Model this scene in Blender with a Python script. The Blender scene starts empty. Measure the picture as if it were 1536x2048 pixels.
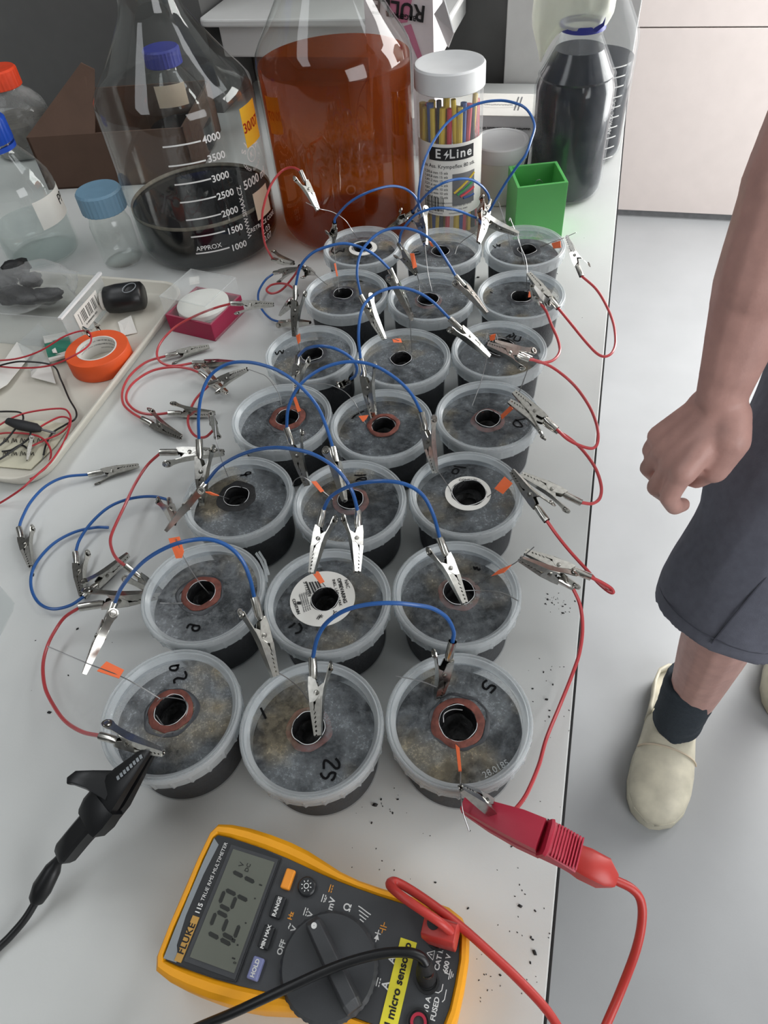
import bpy, bmesh, math, random
from mathutils import Vector, Matrix, noise
random.seed(7)

# ------------------------------------------------------------------ camera, light, exposure
scene = bpy.context.scene
COL = scene.collection
HB = 0.86                    # bench top height
HL = 0.062                   # tub lid rim height above the bench
ZC = 1.38907558
CAM = Vector((0.0, 0.0, ZC))
CR = Vector((0.96605517, 0.24796131, -0.0724748))
CU = Vector((-0.14330533, 0.74779664, 0.64827754))
CF = Vector((-0.21494416, 0.61588585, -0.75794698))
FPX = 1401.195
cd = bpy.data.cameras.new('camera')
cd.sensor_fit = 'VERTICAL'
cd.sensor_height = 24.0
cd.lens = FPX / 2048 * 24.0
cd.clip_start = 0.01
camera = bpy.data.objects.new('camera', cd)
COL.objects.link(camera)
camera.matrix_world = Matrix(((CR.x, CU.x, -CF.x, CAM.x), (CR.y, CU.y, -CF.y, CAM.y), (CR.z, CU.z, -CF.z, CAM.z), (0, 0, 0, 1)))
scene.camera = camera

scene.view_settings.view_transform = 'Standard'
scene.view_settings.look = 'None'
scene.view_settings.exposure = 0.0
scene.view_settings.gamma = 1.0
scene.view_settings.use_curve_mapping = False
scene.cycles.use_denoising = True
scene.cycles.max_bounces = 6
scene.cycles.diffuse_bounces = 3
scene.cycles.glossy_bounces = 3
scene.cycles.transmission_bounces = 4
scene.cycles.transparent_max_bounces = 18
scene.cycles.caustics_reflective = False
scene.cycles.caustics_refractive = False
scene.cycles.use_adaptive_sampling = True
scene.cycles.adaptive_threshold = 0.05
scene.cycles.use_light_tree = False
scene.cycles.sample_clamp_indirect = 6.0

world = bpy.data.worlds.new('room_daylight')
scene.world = world
world.use_nodes = True
wbg = world.node_tree.nodes['Background']
wbg.inputs[0].default_value = (0.90, 0.96, 1.0, 1)
wbg.inputs[1].default_value = 0.8

def area_light(name, loc, target, sx, sy, power, color):
    l = bpy.data.lights.new(name, 'AREA')
    l.shape = 'RECTANGLE'; l.size = sx; l.size_y = sy; l.energy = power; l.color = color
    o = bpy.data.objects.new(name, l); COL.objects.link(o)
    d = Vector(target) - Vector(loc)
    o.matrix_world = Matrix.Translation(loc) @ d.to_track_quat('-Z', 'Y').to_matrix().to_4x4()
    return o
# daylight coming through the window in the right hand wall, beyond the person
area_light('window_daylight', (1.46, 2.05, 1.30), (0.0, 0.95, 0.80), 1.25, 1.8, 88.0, (1.0, 0.99, 0.97))
area_light('near_side_fill', (1.46, -0.55, 1.55), (0.1, 0.35, 0.80), 1.2, 1.2, 21.0, (0.98, 0.99, 1.0))  # unseen fill added from the near right to brighten the front bench
# unseen overhead panels added for fill light and reflections in the steel clips
for lx, ly, lp in ((-1.35, -0.55, 7.5), (-1.35, 0.95, 7.5), (1.05, 1.60, 10.0)):
    area_light('overhead_fill', (lx, ly, 2.55), (lx, ly, 0.0), 0.6, 1.2, lp, (0.94, 0.97, 1.0))

# ------------------------------------------------------------------ placing helpers
def ray(px, py):
    return CF + CR * ((px - 768.0) / FPX) - CU * ((py - 1024.0) / FPX)

def at(px, py, h=0.0):
    """point seen at this place of the photograph, h metres above the bench top"""
    d = ray(px, py)
    return CAM + d * ((HB + h - ZC) / d.z)

def at_y(px, py, y):
    d = ray(px, py)
    return CAM + d * (y / d.y)

def pj(P):
    Q = P - CAM; d = Q.dot(CF)
    return (768 + FPX * Q.dot(CR) / d, 1024 - FPX * Q.dot(CU) / d)

# ------------------------------------------------------------------ materials
MATS = {}
def _new(name):
    m = bpy.data.materials.new(name); m.use_nodes = True
    nt = m.node_tree
    return m, nt, nt.nodes['Principled BSDF'], nt.nodes['Material Output']

def srgb(r, g, b):
    f = lambda c: (c / 255 / 12.92) if c / 255 <= 0.04045 else ((c / 255 + 0.055) / 1.055) ** 2.4
    return (f(r), f(g), f(b), 1)

def mat(name, col, rough=0.5, metal=0.0, var=0.12, scale=40.0, bump=0.0, bscale=200.0, spec=0.5, emit=None, coat=0.0):
    m, nt, b, out = _new(name)
    N, L = nt.nodes, nt.links
    tc = N.new('ShaderNodeTexCoord')
    nz = N.new('ShaderNodeTexNoise'); nz.inputs['Scale'].default_value = scale; nz.inputs['Detail'].default_value = 4
    L.new(tc.outputs['Object'], nz.inputs['Vector'])
    rp = N.new('ShaderNodeValToRGB')
    c = Vector(col[:3])
    lo, hi = c * (1 - var), c * (1 + var)
    rp.color_ramp.elements[0].position = 0.3; rp.color_ramp.elements[1].position = 0.7
    rp.color_ramp.elements[0].color = (*lo, 1); rp.color_ramp.elements[1].color = (min(hi.x, 1), min(hi.y, 1), min(hi.z, 1), 1)
    L.new(nz.outputs['Fac'], rp.inputs['Fac'])
    L.new(rp.outputs['Color'], b.inputs['Base Color'])
    b.inputs['Roughness'].default_value = rough
    b.inputs['Metallic'].default_value = metal
    b.inputs['Specular IOR Level'].default_value = spec
    b.inputs['Coat Weight'].default_value = coat
    if bump:
        n2 = N.new('ShaderNodeTexNoise'); n2.inputs['Scale'].default_value = bscale; n2.inputs['Detail'].default_value = 5
        L.new(tc.outputs['Object'], n2.inputs['Vector'])
        bp = N.new('ShaderNodeBump'); bp.inputs['Strength'].default_value = bump; bp.inputs['Distance'].default_value = 0.002
        L.new(n2.outputs['Fac'], bp.inputs['Height']); L.new(bp.outputs['Normal'], b.inputs['Normal'])
    if emit:
        b.inputs['Emission Color'].default_value = (*c, 1); b.inputs['Emission Strength'].default_value = emit
    MATS[name] = m
    return m

def clear_mat(name, tint, fac, body=(0.8, 0.8, 0.8, 1), rough=0.15, edge=0.6, noise_amt=0.0, nscale=60.0):
    """thin clear plastic or glass: mostly see-through, glossier and milkier towards grazing view"""
    m, nt, b, out = _new(name)
    N, L = nt.nodes, nt.links
    b.inputs['Base Color'].default_value = body
    b.inputs['Roughness'].default_value = rough
    tr = N.new('ShaderNodeBsdfTransparent'); tr.inputs['Color'].default_value = tint
    lw = N.new('ShaderNodeLayerWeight'); lw.inputs['Blend'].default_value = 0.25
    mr = N.new('ShaderNodeMapRange')
    mr.inputs['To Min'].default_value = fac; mr.inputs['To Max'].default_value = edge
    L.new(lw.outputs['Facing'], mr.inputs['Value'])
    src = mr.outputs['Result']
    if noise_amt:
        tc = N.new('ShaderNodeTexCoord'); oi = N.new('ShaderNodeObjectInfo')
        ad = N.new('ShaderNodeVectorMath'); ad.operation = 'ADD'
        L.new(tc.outputs['Object'], ad.inputs[0])
        ml = N.new('ShaderNodeMath'); ml.operation = 'MULTIPLY'; ml.inputs[1].default_value = 3.0
        L.new(oi.outputs['Random'], ml.inputs[0]); L.new(ml.outputs[0], ad.inputs[1])
        nz = N.new('ShaderNodeTexNoise'); nz.inputs['Scale'].default_value = nscale; nz.inputs['Detail'].default_value = 6; nz.inputs['Roughness'].default_value = 0.65
        L.new(ad.outputs[0], nz.inputs['Vector'])
        m2 = N.new('ShaderNodeMapRange'); m2.inputs['From Min'].default_value = 0.42; m2.inputs['From Max'].default_value = 0.72
        m2.inputs['To Min'].default_value = 0.0; m2.inputs['To Max'].default_value = noise_amt
        L.new(nz.outputs['Fac'], m2.inputs['Value'])
        a2 = N.new('ShaderNodeMath'); a2.operation = 'ADD'; a2.use_clamp = True
        L.new(src, a2.inputs[0]); L.new(m2.outputs['Result'], a2.inputs[1]); src = a2.outputs[0]
    mx = N.new('ShaderNodeMixShader')
    L.new(src, mx.inputs['Fac']); L.new(tr.outputs[0], mx.inputs[1]); L.new(b.outputs[0], mx.inputs[2])
    L.new(mx.outputs[0], out.inputs['Surface'])
    MATS[name] = m
    return m

def glass_mat(name, tint=(0.96, 0.98, 0.97, 1)):
    """thin walled clear glass: fresnel reflection over a see-through wall"""
    m, nt, b, out = _new(name)
    N, L = nt.nodes, nt.links
    tr = N.new('ShaderNodeBsdfTransparent'); tr.inputs['Color'].default_value = tint
    gl = N.new('ShaderNodeBsdfGlossy'); gl.inputs['Roughness'].default_value = 0.04; gl.inputs['Color'].default_value = (1, 1, 1, 1)
    fr = N.new('ShaderNodeLayerWeight'); fr.inputs['Blend'].default_value = 0.5
    pw = N.new('ShaderNodeMath'); pw.operation = 'POWER'; pw.inputs[1].default_value = 4.5
    L.new(fr.outputs['Facing'], pw.inputs[0])
    ml = N.new('ShaderNodeMath'); ml.operation = 'MULTIPLY_ADD'; ml.inputs[1].default_value = 0.75; ml.inputs[2].default_value = 0.045; ml.use_clamp = True
    L.new(pw.outputs[0], ml.inputs[0])
    mx = N.new('ShaderNodeMixShader')
    L.new(ml.outputs[0], mx.inputs['Fac']); L.new(tr.outputs[0], mx.inputs[1]); L.new(gl.outputs[0], mx.inputs[2])
    L.new(mx.outputs[0], out.inputs['Surface'])
    MATS[name] = m
    return m

# ------------------------------------------------------------------ mesh helpers
class MB:
    def __init__(self): self.v, self.f = [], []
    def add(self, vs, fs):
        k = len(self.v); self.v += [Vector(x) for x in vs]; self.f += [tuple(i + k for i in t) for t in fs]
        return self
    def box(self, x0, x1, y0, y1, z0, z1, M=None, taper=1.0):
        cx, cy = (x0 + x1) / 2, (y0 + y1) / 2
        vs = [(x0, y0, z0), (x1, y0, z0), (x1, y1, z0), (x0, y1, z0)]
        vs += [(cx + (x - cx) * taper, cy + (y - cy) * taper, z1) for x, y in ((x0, y0), (x1, y0), (x1, y1), (x0, y1))]
        if M: vs = [M @ Vector(v) for v in vs]
        return self.add(vs, [(3, 2, 1, 0), (4, 5, 6, 7), (0, 1, 5, 4), (1, 2, 6, 5), (2, 3, 7, 6), (3, 0, 4, 7)])
    def lathe(self, prof, n=48, M=None, close=False, rfun=None):
        k = len(self.v); vs = []
        for r, z in prof:
            for i in range(n):
                a = 2 * math.pi * i / n
                rr = rfun(r, z, a) if rfun else r
                vs.append(Vector((rr * math.cos(a), rr * math.sin(a), z)))
        if M: vs = [M @ v for v in vs]
        fs = []
        m = len(prof)
        for j in range(m - 1 + (1 if close else 0)):
            j2 = (j + 1) % m
            for i in range(n):
                i2 = (i + 1) % n
                fs.append((j * n + i, j * n + i2, j2 * n + i2, j2 * n + i))
        if not close:
            if prof[0][0] > 1e-6: pass
        return self.add(vs, fs)
    def cap(self, r, z, n=48, up=True, M=None, c=(0, 0)):
        vs = [Vector((c[0] + r * math.cos(2 * math.pi * i / n), c[1] + r * math.sin(2 * math.pi * i / n), z)) for i in range(n)]
        if M: vs = [M @ v for v in vs]
        return self.add(vs, [tuple(range(n)) if up else tuple(reversed(range(n)))])
    def tube(self, pts, rad, n=8, caps=True):
        pts = [Vector(p) for p in pts]; m = len(pts)
        rs = rad if isinstance(rad, (list, tuple)) else [rad] * m
        t0 = (pts[1] - pts[0]).normalized()
        ref = Vector((0, 0, 1)) if abs(t0.z) < 0.9 else Vector((1, 0, 0))
        nrm = (ref - t0 * ref.dot(t0)).normalized()
        vs = []
        for i in range(m):
            t = (pts[min(i + 1, m - 1)] - pts[max(i - 1, 0)])
            t = t.normalized() if t.length > 1e-9 else t0
            nrm = nrm - t * nrm.dot(t)
            nrm = nrm.normalized() if nrm.length > 1e-9 else t.orthogonal().normalized()
            bi = t.cross(nrm)
            for k in range(n):
                a = 2 * math.pi * k / n
                vs.append(pts[i] + (nrm * math.cos(a) + bi * math.sin(a)) * rs[i])
        fs = [(i * n + k, i * n + (k + 1) % n, (i + 1) * n + (k + 1) % n, (i + 1) * n + k) for i in range(m - 1) for k in range(n)]
        if caps: fs += [tuple(reversed(range(n))), tuple(range((m - 1) * n, m * n))]
        return self.add(vs, fs)
    def prism(self, outline, z0, z1, M=None, top=1.0):
        n = len(outline)
        cx = sum(p[0] for p in outline) / n; cy = sum(p[1] for p in outline) / n
        vs = [Vector((x, y, z0)) for x, y in outline] + [Vector((cx + (x - cx) * top, cy + (y - cy) * top, z1)) for x, y in outline]
        if M: vs = [M @ v for v in vs]
        fs = [tuple(reversed(range(n))), tuple(range(n, 2 * n))] + [(i, (i + 1) % n, n + (i + 1) % n, n + i) for i in range(n)]
        return self.add(vs, fs)
    def loft(self, rings, caps=True):
        n = len(rings[0]); k = [v for r in rings for v in r]
        fs = [(j * n + i, j * n + (i + 1) % n, (j + 1) * n + (i + 1) % n, (j + 1) * n + i) for j in range(len(rings) - 1) for i in range(n)]
        if caps: fs += [tuple(reversed(range(n))), tuple(range((len(rings) - 1) * n, len(rings) * n))]
        return self.add(k, fs)
    def ribbon(self, pts, width, up=Vector((0, 0, 1)), thick=0.0003):
        pts = [Vector(p) for p in pts]; m = len(pts); vs = []
        for i in range(m):
            t = (pts[min(i + 1, m - 1)] - pts[max(i - 1, 0)]).normalized()
            s = t.cross(up).normalized() * (width / 2)
            vs += [pts[i] - s, pts[i] + s, pts[i] + s + up * thick, pts[i] - s + up * thick]
        fs = []
        for i in range(m - 1):
            a = i * 4; b = a + 4
            for q in range(4): fs.append((a + q, a + (q + 1) % 4, b + (q + 1) % 4, b + q))
        fs += [(3, 2, 1, 0), tuple(range(4 * m - 4, 4 * m))]
        return self.add(vs, fs)
    def mesh(self, name, smooth=False, angle=None):
        me = bpy.data.meshes.new(name)
        me.from_pydata([tuple(v) for v in self.v], [], self.f)
        me.update()
        if smooth:
            me.polygons.foreach_set('use_smooth', [True] * len(me.polygons))
            if angle: me.set_sharp_from_angle(angle=math.radians(angle))
        return me
    def build(self, name, m, parent=None, smooth=False, angle=40, bevel=0.0, seg=2):
        me = self.mesh(name, smooth, angle)
        return link(name, me, m, parent, bevel, seg)

def link(name, me, m=None, parent=None, bevel=0.0, seg=2):
    o = bpy.data.objects.new(name, me)
    if m is not None and len(me.materials) == 0: me.materials.append(MATS[m] if isinstance(m, str) else m)
    COL.objects.link(o)
    if parent: o.parent = parent
    if bevel:
        md = o.modifiers.new('bevel', 'BEVEL'); md.width = bevel; md.segments = seg; md.limit_method = 'ANGLE'; md.angle_limit = math.radians(35)
    return o

def empty(name, loc=(0, 0, 0), rz=0.0):
    o = bpy.data.objects.new(name, None); COL.objects.link(o)
    o.location = loc; o.rotation_euler = (0, 0, rz); o.empty_display_size = 0.01
    return o

def tag(o, label=None, cat=None, group=None, kind=None):
    if label: o['label'] = label
    if cat: o['category'] = cat
    if group: o['group'] = group
    if kind: o['kind'] = kind
    return o

def rel(root, P):
    """world point expressed in the frame of a root placed by location and z rotation"""
    return Matrix.Rotation(-root.rotation_euler.z, 3, 'Z') @ (Vector(P) - root.location)

def spline(pts, k=6):
    """Catmull-Rom through the points"""
    pts = [Vector(p) for p in pts]
    if len(pts) < 3: return pts
    out = []
    P = [pts[0] * 2 - pts[1]] + pts + [pts[-1] * 2 - pts[-2]]
    for i in range(1, len(P) - 2):
        a, b, c, d = P[i - 1], P[i], P[i + 1], P[i + 2]
        for j in range(k):
            t = j / k
            out.append(0.5 * ((2 * b) + (c - a) * t + (2 * a - 5 * b + 4 * c - d) * t * t + (3 * b - a - 3 * c + d) * t ** 3))
    out.append(pts[-1])
    return out

def text_mesh(body, size, align='CENTER', space=1.0, bold=0.0, extrude=0.00008, shear=0.0):
    cu = bpy.data.curves.new('lettering', 'FONT')
    cu.body = body; cu.size = size; cu.align_x = align; cu.align_y = 'CENTER'
    cu.space_character = space; cu.offset = bold; cu.extrude = extrude; cu.shear = shear
    cu.resolution_u = 3
    o = bpy.data.objects.new('lettering', cu); COL.objects.link(o)
    dg = bpy.context.evaluated_depsgraph_get(); dg.update()
    me = bpy.data.meshes.new_from_object(o.evaluated_get(dg))
    bpy.data.objects.remove(o); bpy.data.curves.remove(cu)
    me.materials.clear()
    return me

def flat_text(body, size, m, parent, loc, rot=0.0, name='lettering', **kw):
    me = text_mesh(body, size, **kw)
    o = link(name, me, m, parent)
    o.location = loc; o.rotation_euler = (0, 0, rot)
    return o

def wrap_text(body, size, m, parent, R, ang, z, name='lettering', tilt=0.0, **kw):
    """lettering wrapped on an upright cylinder of radius R, centred on direction ang"""
    me = text_mesh(body, size, **kw)
    ct, st = math.cos(tilt), math.sin(tilt)
    for v in me.vertices:
        x, y, w = v.co
        x, y = x * ct - y * st, x * st + y * ct
        a = ang + x / R
        v.co = ((R + w) * math.cos(a), (R + w) * math.sin(a), z + y)
    return link(name, me, m, parent)

def wrap_patch(parent, m, name, R, a0, a1, z0, z1, thick=0.0003, n=16):
    mb = MB(); ins, outs = [], []
    vs = []
    for i in range(n + 1):
        a = a0 + (a1 - a0) * i / n
        for r in (R, R + thick):
            for z in (z0, z1): vs.append((r * math.cos(a), r * math.sin(a), z))
    fs = []
    for i in range(n):
        b = i * 4; c = b + 4
        fs += [(b + 2, c + 2, c + 3, b + 3), (b, b + 1, c + 1, c), (b + 1, b + 3, c + 3, c + 1), (b, c, c + 2, b + 2)]
    fs += [(0, 2, 3, 1), (4 * n, 4 * n + 1, 4 * n + 3, 4 * n + 2)]
    mb.add(vs, fs)
    return mb.build(name, m, parent, smooth=True, angle=40)

def to_cam_angle(c):
    """direction from an upright thing's axis to the camera"""
    return math.atan2(CAM.y - c[1], CAM.x - c[0])

# ------------------------------------------------------------------ the materials of the place
mat('worktop_white', srgb(212, 214, 212), 0.42, var=0.03, scale=9, bump=0.03, bscale=500)
mat('black_edge', srgb(25, 25, 26), 0.5)
mat('floor_vinyl', srgb(160, 162, 164), 0.30, var=0.04, scale=6, bump=0.03, bscale=300)
mat('wall_grey', srgb(98, 98, 97), 0.8, var=0.04, scale=30, bump=0.05, bscale=150)
mat('wall_white', srgb(205, 205, 203), 0.7, var=0.03, scale=30, bump=0.05, bscale=250)
mat('cabinet_blush', srgb(208, 198, 194), 0.6, var=0.02, scale=20)
mat('ceiling_grey', srgb(190, 191, 190), 0.8, var=0.03)
mat('kick_grey', srgb(125, 126, 128), 0.6)
mat('shelf_white', srgb(214, 214, 212), 0.4, var=0.04, scale=14)
mat('white_plastic', srgb(225, 226, 226), 0.45, var=0.03)
mat('cream_plastic', srgb(216, 212, 200), 0.35, var=0.04, scale=12)
mat('black_plastic', srgb(20, 21, 23), 0.38, var=0.15)
mat('dark_rubber', srgb(30, 31, 33), 0.6, var=0.1)
mat('soil', srgb(24, 25, 27), 0.85, var=0.5, scale=260, bump=0.8, bscale=380)
mat('carbon', srgb(12, 12, 14), 0.55, var=0.4, scale=200, bump=0.6, bscale=260)
mat('ring_brown', srgb(112, 62, 52), 0.75, var=0.35, scale=160, bump=0.4, bscale=300)
mat('glue', srgb(58, 60, 64), 0.35, var=0.3, scale=90, bump=0.4, bscale=150)
mat('steel', srgb(200, 198, 192), 0.17, metal=1.0, var=0.15, scale=300)
mat('steel_dark', srgb(150, 148, 142), 0.24, metal=1.0, var=0.2, scale=200)
mat('steel_wire', srgb(150, 150, 150), 0.35, metal=0.9)
mat('blue_wire', srgb(40, 92, 160), 0.35, var=0.06, coat=0.2)
mat('red_wire', srgb(190, 66, 70), 0.35, var=0.06, coat=0.2)
mat('red_cable', srgb(190, 58, 52), 0.4, var=0.05)
mat('red_thin', srgb(178, 44, 54), 0.4, var=0.06)
mat('orange_tape', srgb(238, 112, 64), 0.55, var=0.05)
mat('marker_ink', srgb(8, 8, 10), 0.8, spec=0.15)
mat('paper_white', srgb(226, 224, 218), 0.75, var=0.02)
mat('paper_cream', srgb(206, 202, 180), 0.8, var=0.03)
mat('print_black', srgb(22, 22, 24), 0.6)
mat('print_grey', srgb(110, 110, 112), 0.7)
mat('print_white', srgb(226, 226, 224), 0.6)
mat('meter_yellow', srgb(244, 166, 18), 0.5, var=0.05, bump=0.04, bscale=900)
mat('meter_grey', srgb(60, 62, 65), 0.5, var=0.08, bump=0.08, bscale=1500)
mat('meter_dark', srgb(38, 40, 43), 0.35, var=0.08)
mat('meter_silver', srgb(140, 146, 150), 0.35, var=0.08)
mat('lcd_green', srgb(104, 107, 98), 0.25, var=0.05, scale=10)
mat('lcd_ink', srgb(32, 34, 31), 0.4)
mat('plate_tan', srgb(190, 146, 70), 0.5)
mat('button_orange', srgb(240, 150, 45), 0.5)
mat('button_blue', srgb(128, 134, 178), 0.5)
mat('print_orange', srgb(236, 160, 60), 0.6)
mat('label_yellow', srgb(238, 226, 60), 0.45, var=0.04)
mat('probe_red', srgb(176, 38, 62), 0.45, var=0.05, bump=0.05, bscale=600)
mat('cap_blue', srgb(24, 70, 170), 0.4, var=0.06)
mat('cap_navy', srgb(52, 60, 150), 0.45)
mat('cap_pale_blue', srgb(112, 148, 172), 0.45, var=0.06)
mat('cap_orange', srgb(226, 70, 34), 0.5)
mat('cardboard', srgb(88, 66, 54), 0.85, var=0.08, scale=25, bump=0.1)
mat('green_print', srgb(90, 176, 94), 0.45, var=0.05, scale=20, bump=0.05, bscale=400)
mat('black_liquid', srgb(24, 25, 28), 0.12, var=0.25, scale=40)
mat('grey_liquid', srgb(36, 40, 47), 0.14, var=0.2, scale=30)
mat('foam_grime', srgb(120, 115, 104), 0.7, var=0.3, scale=90)
mat('note_yellow', srgb(240, 196, 60), 0.6, var=0.03)
mat('note_red', srgb(170, 50, 30), 0.6)
mat('label_cream', srgb(214, 198, 176), 0.7, var=0.03)
mat('membrane_red', srgb(160, 22, 68), 0.4, var=0.05)
mat('box_pink', srgb(196, 120, 146), 0.6, var=0.04)
mat('box_lilac', srgb(222, 214, 216), 0.6, var=0.03)
mat('box_grey', srgb(205, 206, 208), 0.6, var=0.03)
mat('roll_white', srgb(236, 236, 228), 0.8, var=0.02)
mat('shrink_yellow', srgb(216, 184, 62), 0.45, var=0.06)
mat('shrink_red', srgb(206, 70, 84), 0.45, var=0.06)
mat('shrink_black', srgb(34, 36, 44), 0.45)
mat('shrink_blue', srgb(50, 80, 140), 0.45)
mat('shrink_green', srgb(60, 150, 90), 0.45)
mat('glove_cream', srgb(222, 224, 206), 0.6, var=0.05, scale=60)
mat('tape_orange', srgb(228, 88, 34), 0.55, var=0.05)
mat('packet_green', srgb(38, 120, 98), 0.5)
mat('skin', srgb(196, 152, 142), 0.5, var=0.09, scale=45, bump=0.12, bscale=260)
mat('shorts_grey', srgb(104, 106, 118), 0.9, var=0.08, scale=90, bump=0.25, bscale=700)
mat('shorts_seam', srgb(74, 76, 86), 0.9)
mat('shirt_grey', srgb(150, 152, 156), 0.9, var=0.05, bump=0.2, bscale=600)
mat('sock_dark', srgb(52, 60, 68), 0.95, var=0.12, scale=200, bump=0.5, bscale=500)
mat('hair_brown', srgb(70, 52, 40), 0.7, var=0.2, scale=300)
mat('clog_white', srgb(214, 208, 188), 0.55, var=0.16, scale=26, bump=0.12, bscale=90)
mat('eye_white', srgb(235, 235, 232), 0.3)
mat('frame_white', srgb(230, 230, 230), 0.5)

clear_mat('lid_plastic', (0.93, 0.95, 0.96, 1), 0.26, (0.80, 0.83, 0.84, 1), 0.16, 0.55)
clear_mat('tub_wall', (0.95, 0.96, 0.97, 1), 0.03, (0.5, 0.52, 0.55, 1), 0.2, 0.16)
clear_mat('clear_box', (0.97, 0.98, 0.98, 1), 0.06, (0.75, 0.76, 0.76, 1), 0.08, 0.55)
clear_mat('bag_film', (0.97, 0.98, 0.98, 1), 0.06, (0.75, 0.76, 0.76, 1), 0.12, 0.6)
clear_mat('smoky_glass', (0.82, 0.83, 0.83, 1), 0.2, (0.5, 0.5, 0.49, 1), 0.05, 0.6, noise_amt=0.35, nscale=20)
clear_mat('water', (0.93, 0.95, 0.95, 1), 0.05, (0.55, 0.6, 0.6, 1), 0.05, 0.4)
clear_mat('glove_film', (0.93, 0.94, 0.9, 1), 0.55, (0.86, 0.88, 0.78, 1), 0.4, 0.85)
clear_mat('speckled_glass', (0.96, 0.97, 0.97, 1), 0.025, (0.7, 0.72, 0.74, 1), 0.06, 0.28, noise_amt=0.05, nscale=40)
glass_mat('glass')

def lid_panel_mat():
    """clear lid fogged by droplets and soil stains, mottled from tub to tub"""
    m, nt, b, out = _new('lid_panel')
    N, L = nt.nodes, nt.links
    tc = N.new('ShaderNodeTexCoord'); oi = N.new('ShaderNodeObjectInfo')
    ml = N.new('ShaderNodeMath'); ml.operation = 'MULTIPLY'; ml.inputs[1].default_value = 5.0
    L.new(oi.outputs['Random'], ml.inputs[0])
    ad = N.new('ShaderNodeVectorMath'); ad.operation = 'ADD'
    L.new(tc.outputs['Object'], ad.inputs[0]); L.new(ml.outputs[0], ad.inputs[1])
    def nz(scale, detail, rough=0.6):
        n = N.new('ShaderNodeTexNoise'); n.inputs['Scale'].default_value = scale; n.inputs['Detail'].default_value = detail
        n.inputs['Roughness'].default_value = rough; L.new(ad.outputs[0], n.inputs['Vector']); return n
    def mr(sock, a, b_, c, d):
        k = N.new('ShaderNodeMapRange'); k.inputs['From Min'].default_value = a; k.inputs['From Max'].default_value = b_
        k.inputs['To Min'].default_value = c; k.inputs['To Max'].default_value = d; L.new(sock, k.inputs['Value']); return k.outputs['Result']
    big = nz(26, 4); fine = nz(520, 5, 0.75); mid = nz(120, 6, 0.7)
    f1 = mr(big.outputs['Fac'], 0.40, 0.66, 0.10, 0.42)
    f2 = mr(fine.outputs['Fac'], 0.50, 0.72, 0.0, 0.40)
    f3 = mr(mid.outputs['Fac'], 0.45, 0.75, 0.0, 0.30)
    s = N.new('ShaderNodeMath'); s.operation = 'MULTIPLY'; L.new(f2, s.inputs[0]); L.new(mr(big.outputs['Fac'], 0.4, 0.6, 0.35, 1.0), s.inputs[1])
    a1 = N.new('ShaderNodeMath'); a1.operation = 'ADD'; L.new(f1, a1.inputs[0]); L.new(s.outputs[0], a1.inputs[1])
    a2 = N.new('ShaderNodeMath'); a2.operation = 'ADD'; a2.use_clamp = True; L.new(a1.outputs[0], a2.inputs[0]); L.new(f3, a2.inputs[1])
    st = nz(17, 3)
    rp = N.new('ShaderNodeValToRGB')
    rp.color_ramp.elements[0].position = 0.52; rp.color_ramp.elements[0].color = srgb(150, 156, 160)
    rp.color_ramp.elements[1].position = 0.68; rp.color_ramp.elements[1].color = srgb(176, 164, 138)
    L.new(st.outputs['Fac'], rp.inputs['Fac']); L.new(rp.outputs['Color'], b.inputs['Base Color'])
    b.inputs['Roughness'].default_value = 0.16
    bp = N.new('ShaderNodeBump'); bp.inputs['Strength'].default_value = 0.25; bp.inputs['Distance'].default_value = 0.0006
    L.new(mid.outputs['Fac'], bp.inputs['Height']); L.new(bp.outputs['Normal'], b.inputs['Normal'])
    tr = N.new('ShaderNodeBsdfTransparent'); tr.inputs['Color'].default_value = (0.9, 0.92, 0.94, 1)
    mx = N.new('ShaderNodeMixShader')
    L.new(a2.outputs[0], mx.inputs['Fac']); L.new(tr.outputs[0], mx.inputs[1]); L.new(b.outputs[0], mx.inputs[2])
    L.new(mx.outputs[0], out.inputs['Surface'])
    MATS['lid_panel'] = m
lid_panel_mat()

def amber_mat():
    m, nt, b, out = _new('amber_liquid')
    N, L = nt.nodes, nt.links
    b.inputs['Base Color'].default_value = srgb(122, 62, 24)
    b.inputs['Roughness'].default_value = 0.06
    tr = N.new('ShaderNodeBsdfTransparent'); tr.inputs['Color'].default_value = (0.74, 0.36, 0.11, 1)
    tl = N.new('ShaderNodeBsdfTranslucent'); tl.inputs['Color'].default_value = srgb(200, 104, 30)
    m1 = N.new('ShaderNodeMixShader'); m1.inputs['Fac'].default_value = 0.45
    L.new(b.outputs[0], m1.inputs[1]); L.new(tl.outputs[0], m1.inputs[2])
    mx = N.new('ShaderNodeMixShader'); mx.inputs['Fac'].default_value = 0.42
    L.new(tr.outputs[0], mx.inputs[1]); L.new(m1.outputs[0], mx.inputs[2])
    L.new(mx.outputs[0], out.inputs['Surface'])
    MATS['amber_liquid'] = m
amber_mat()

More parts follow.
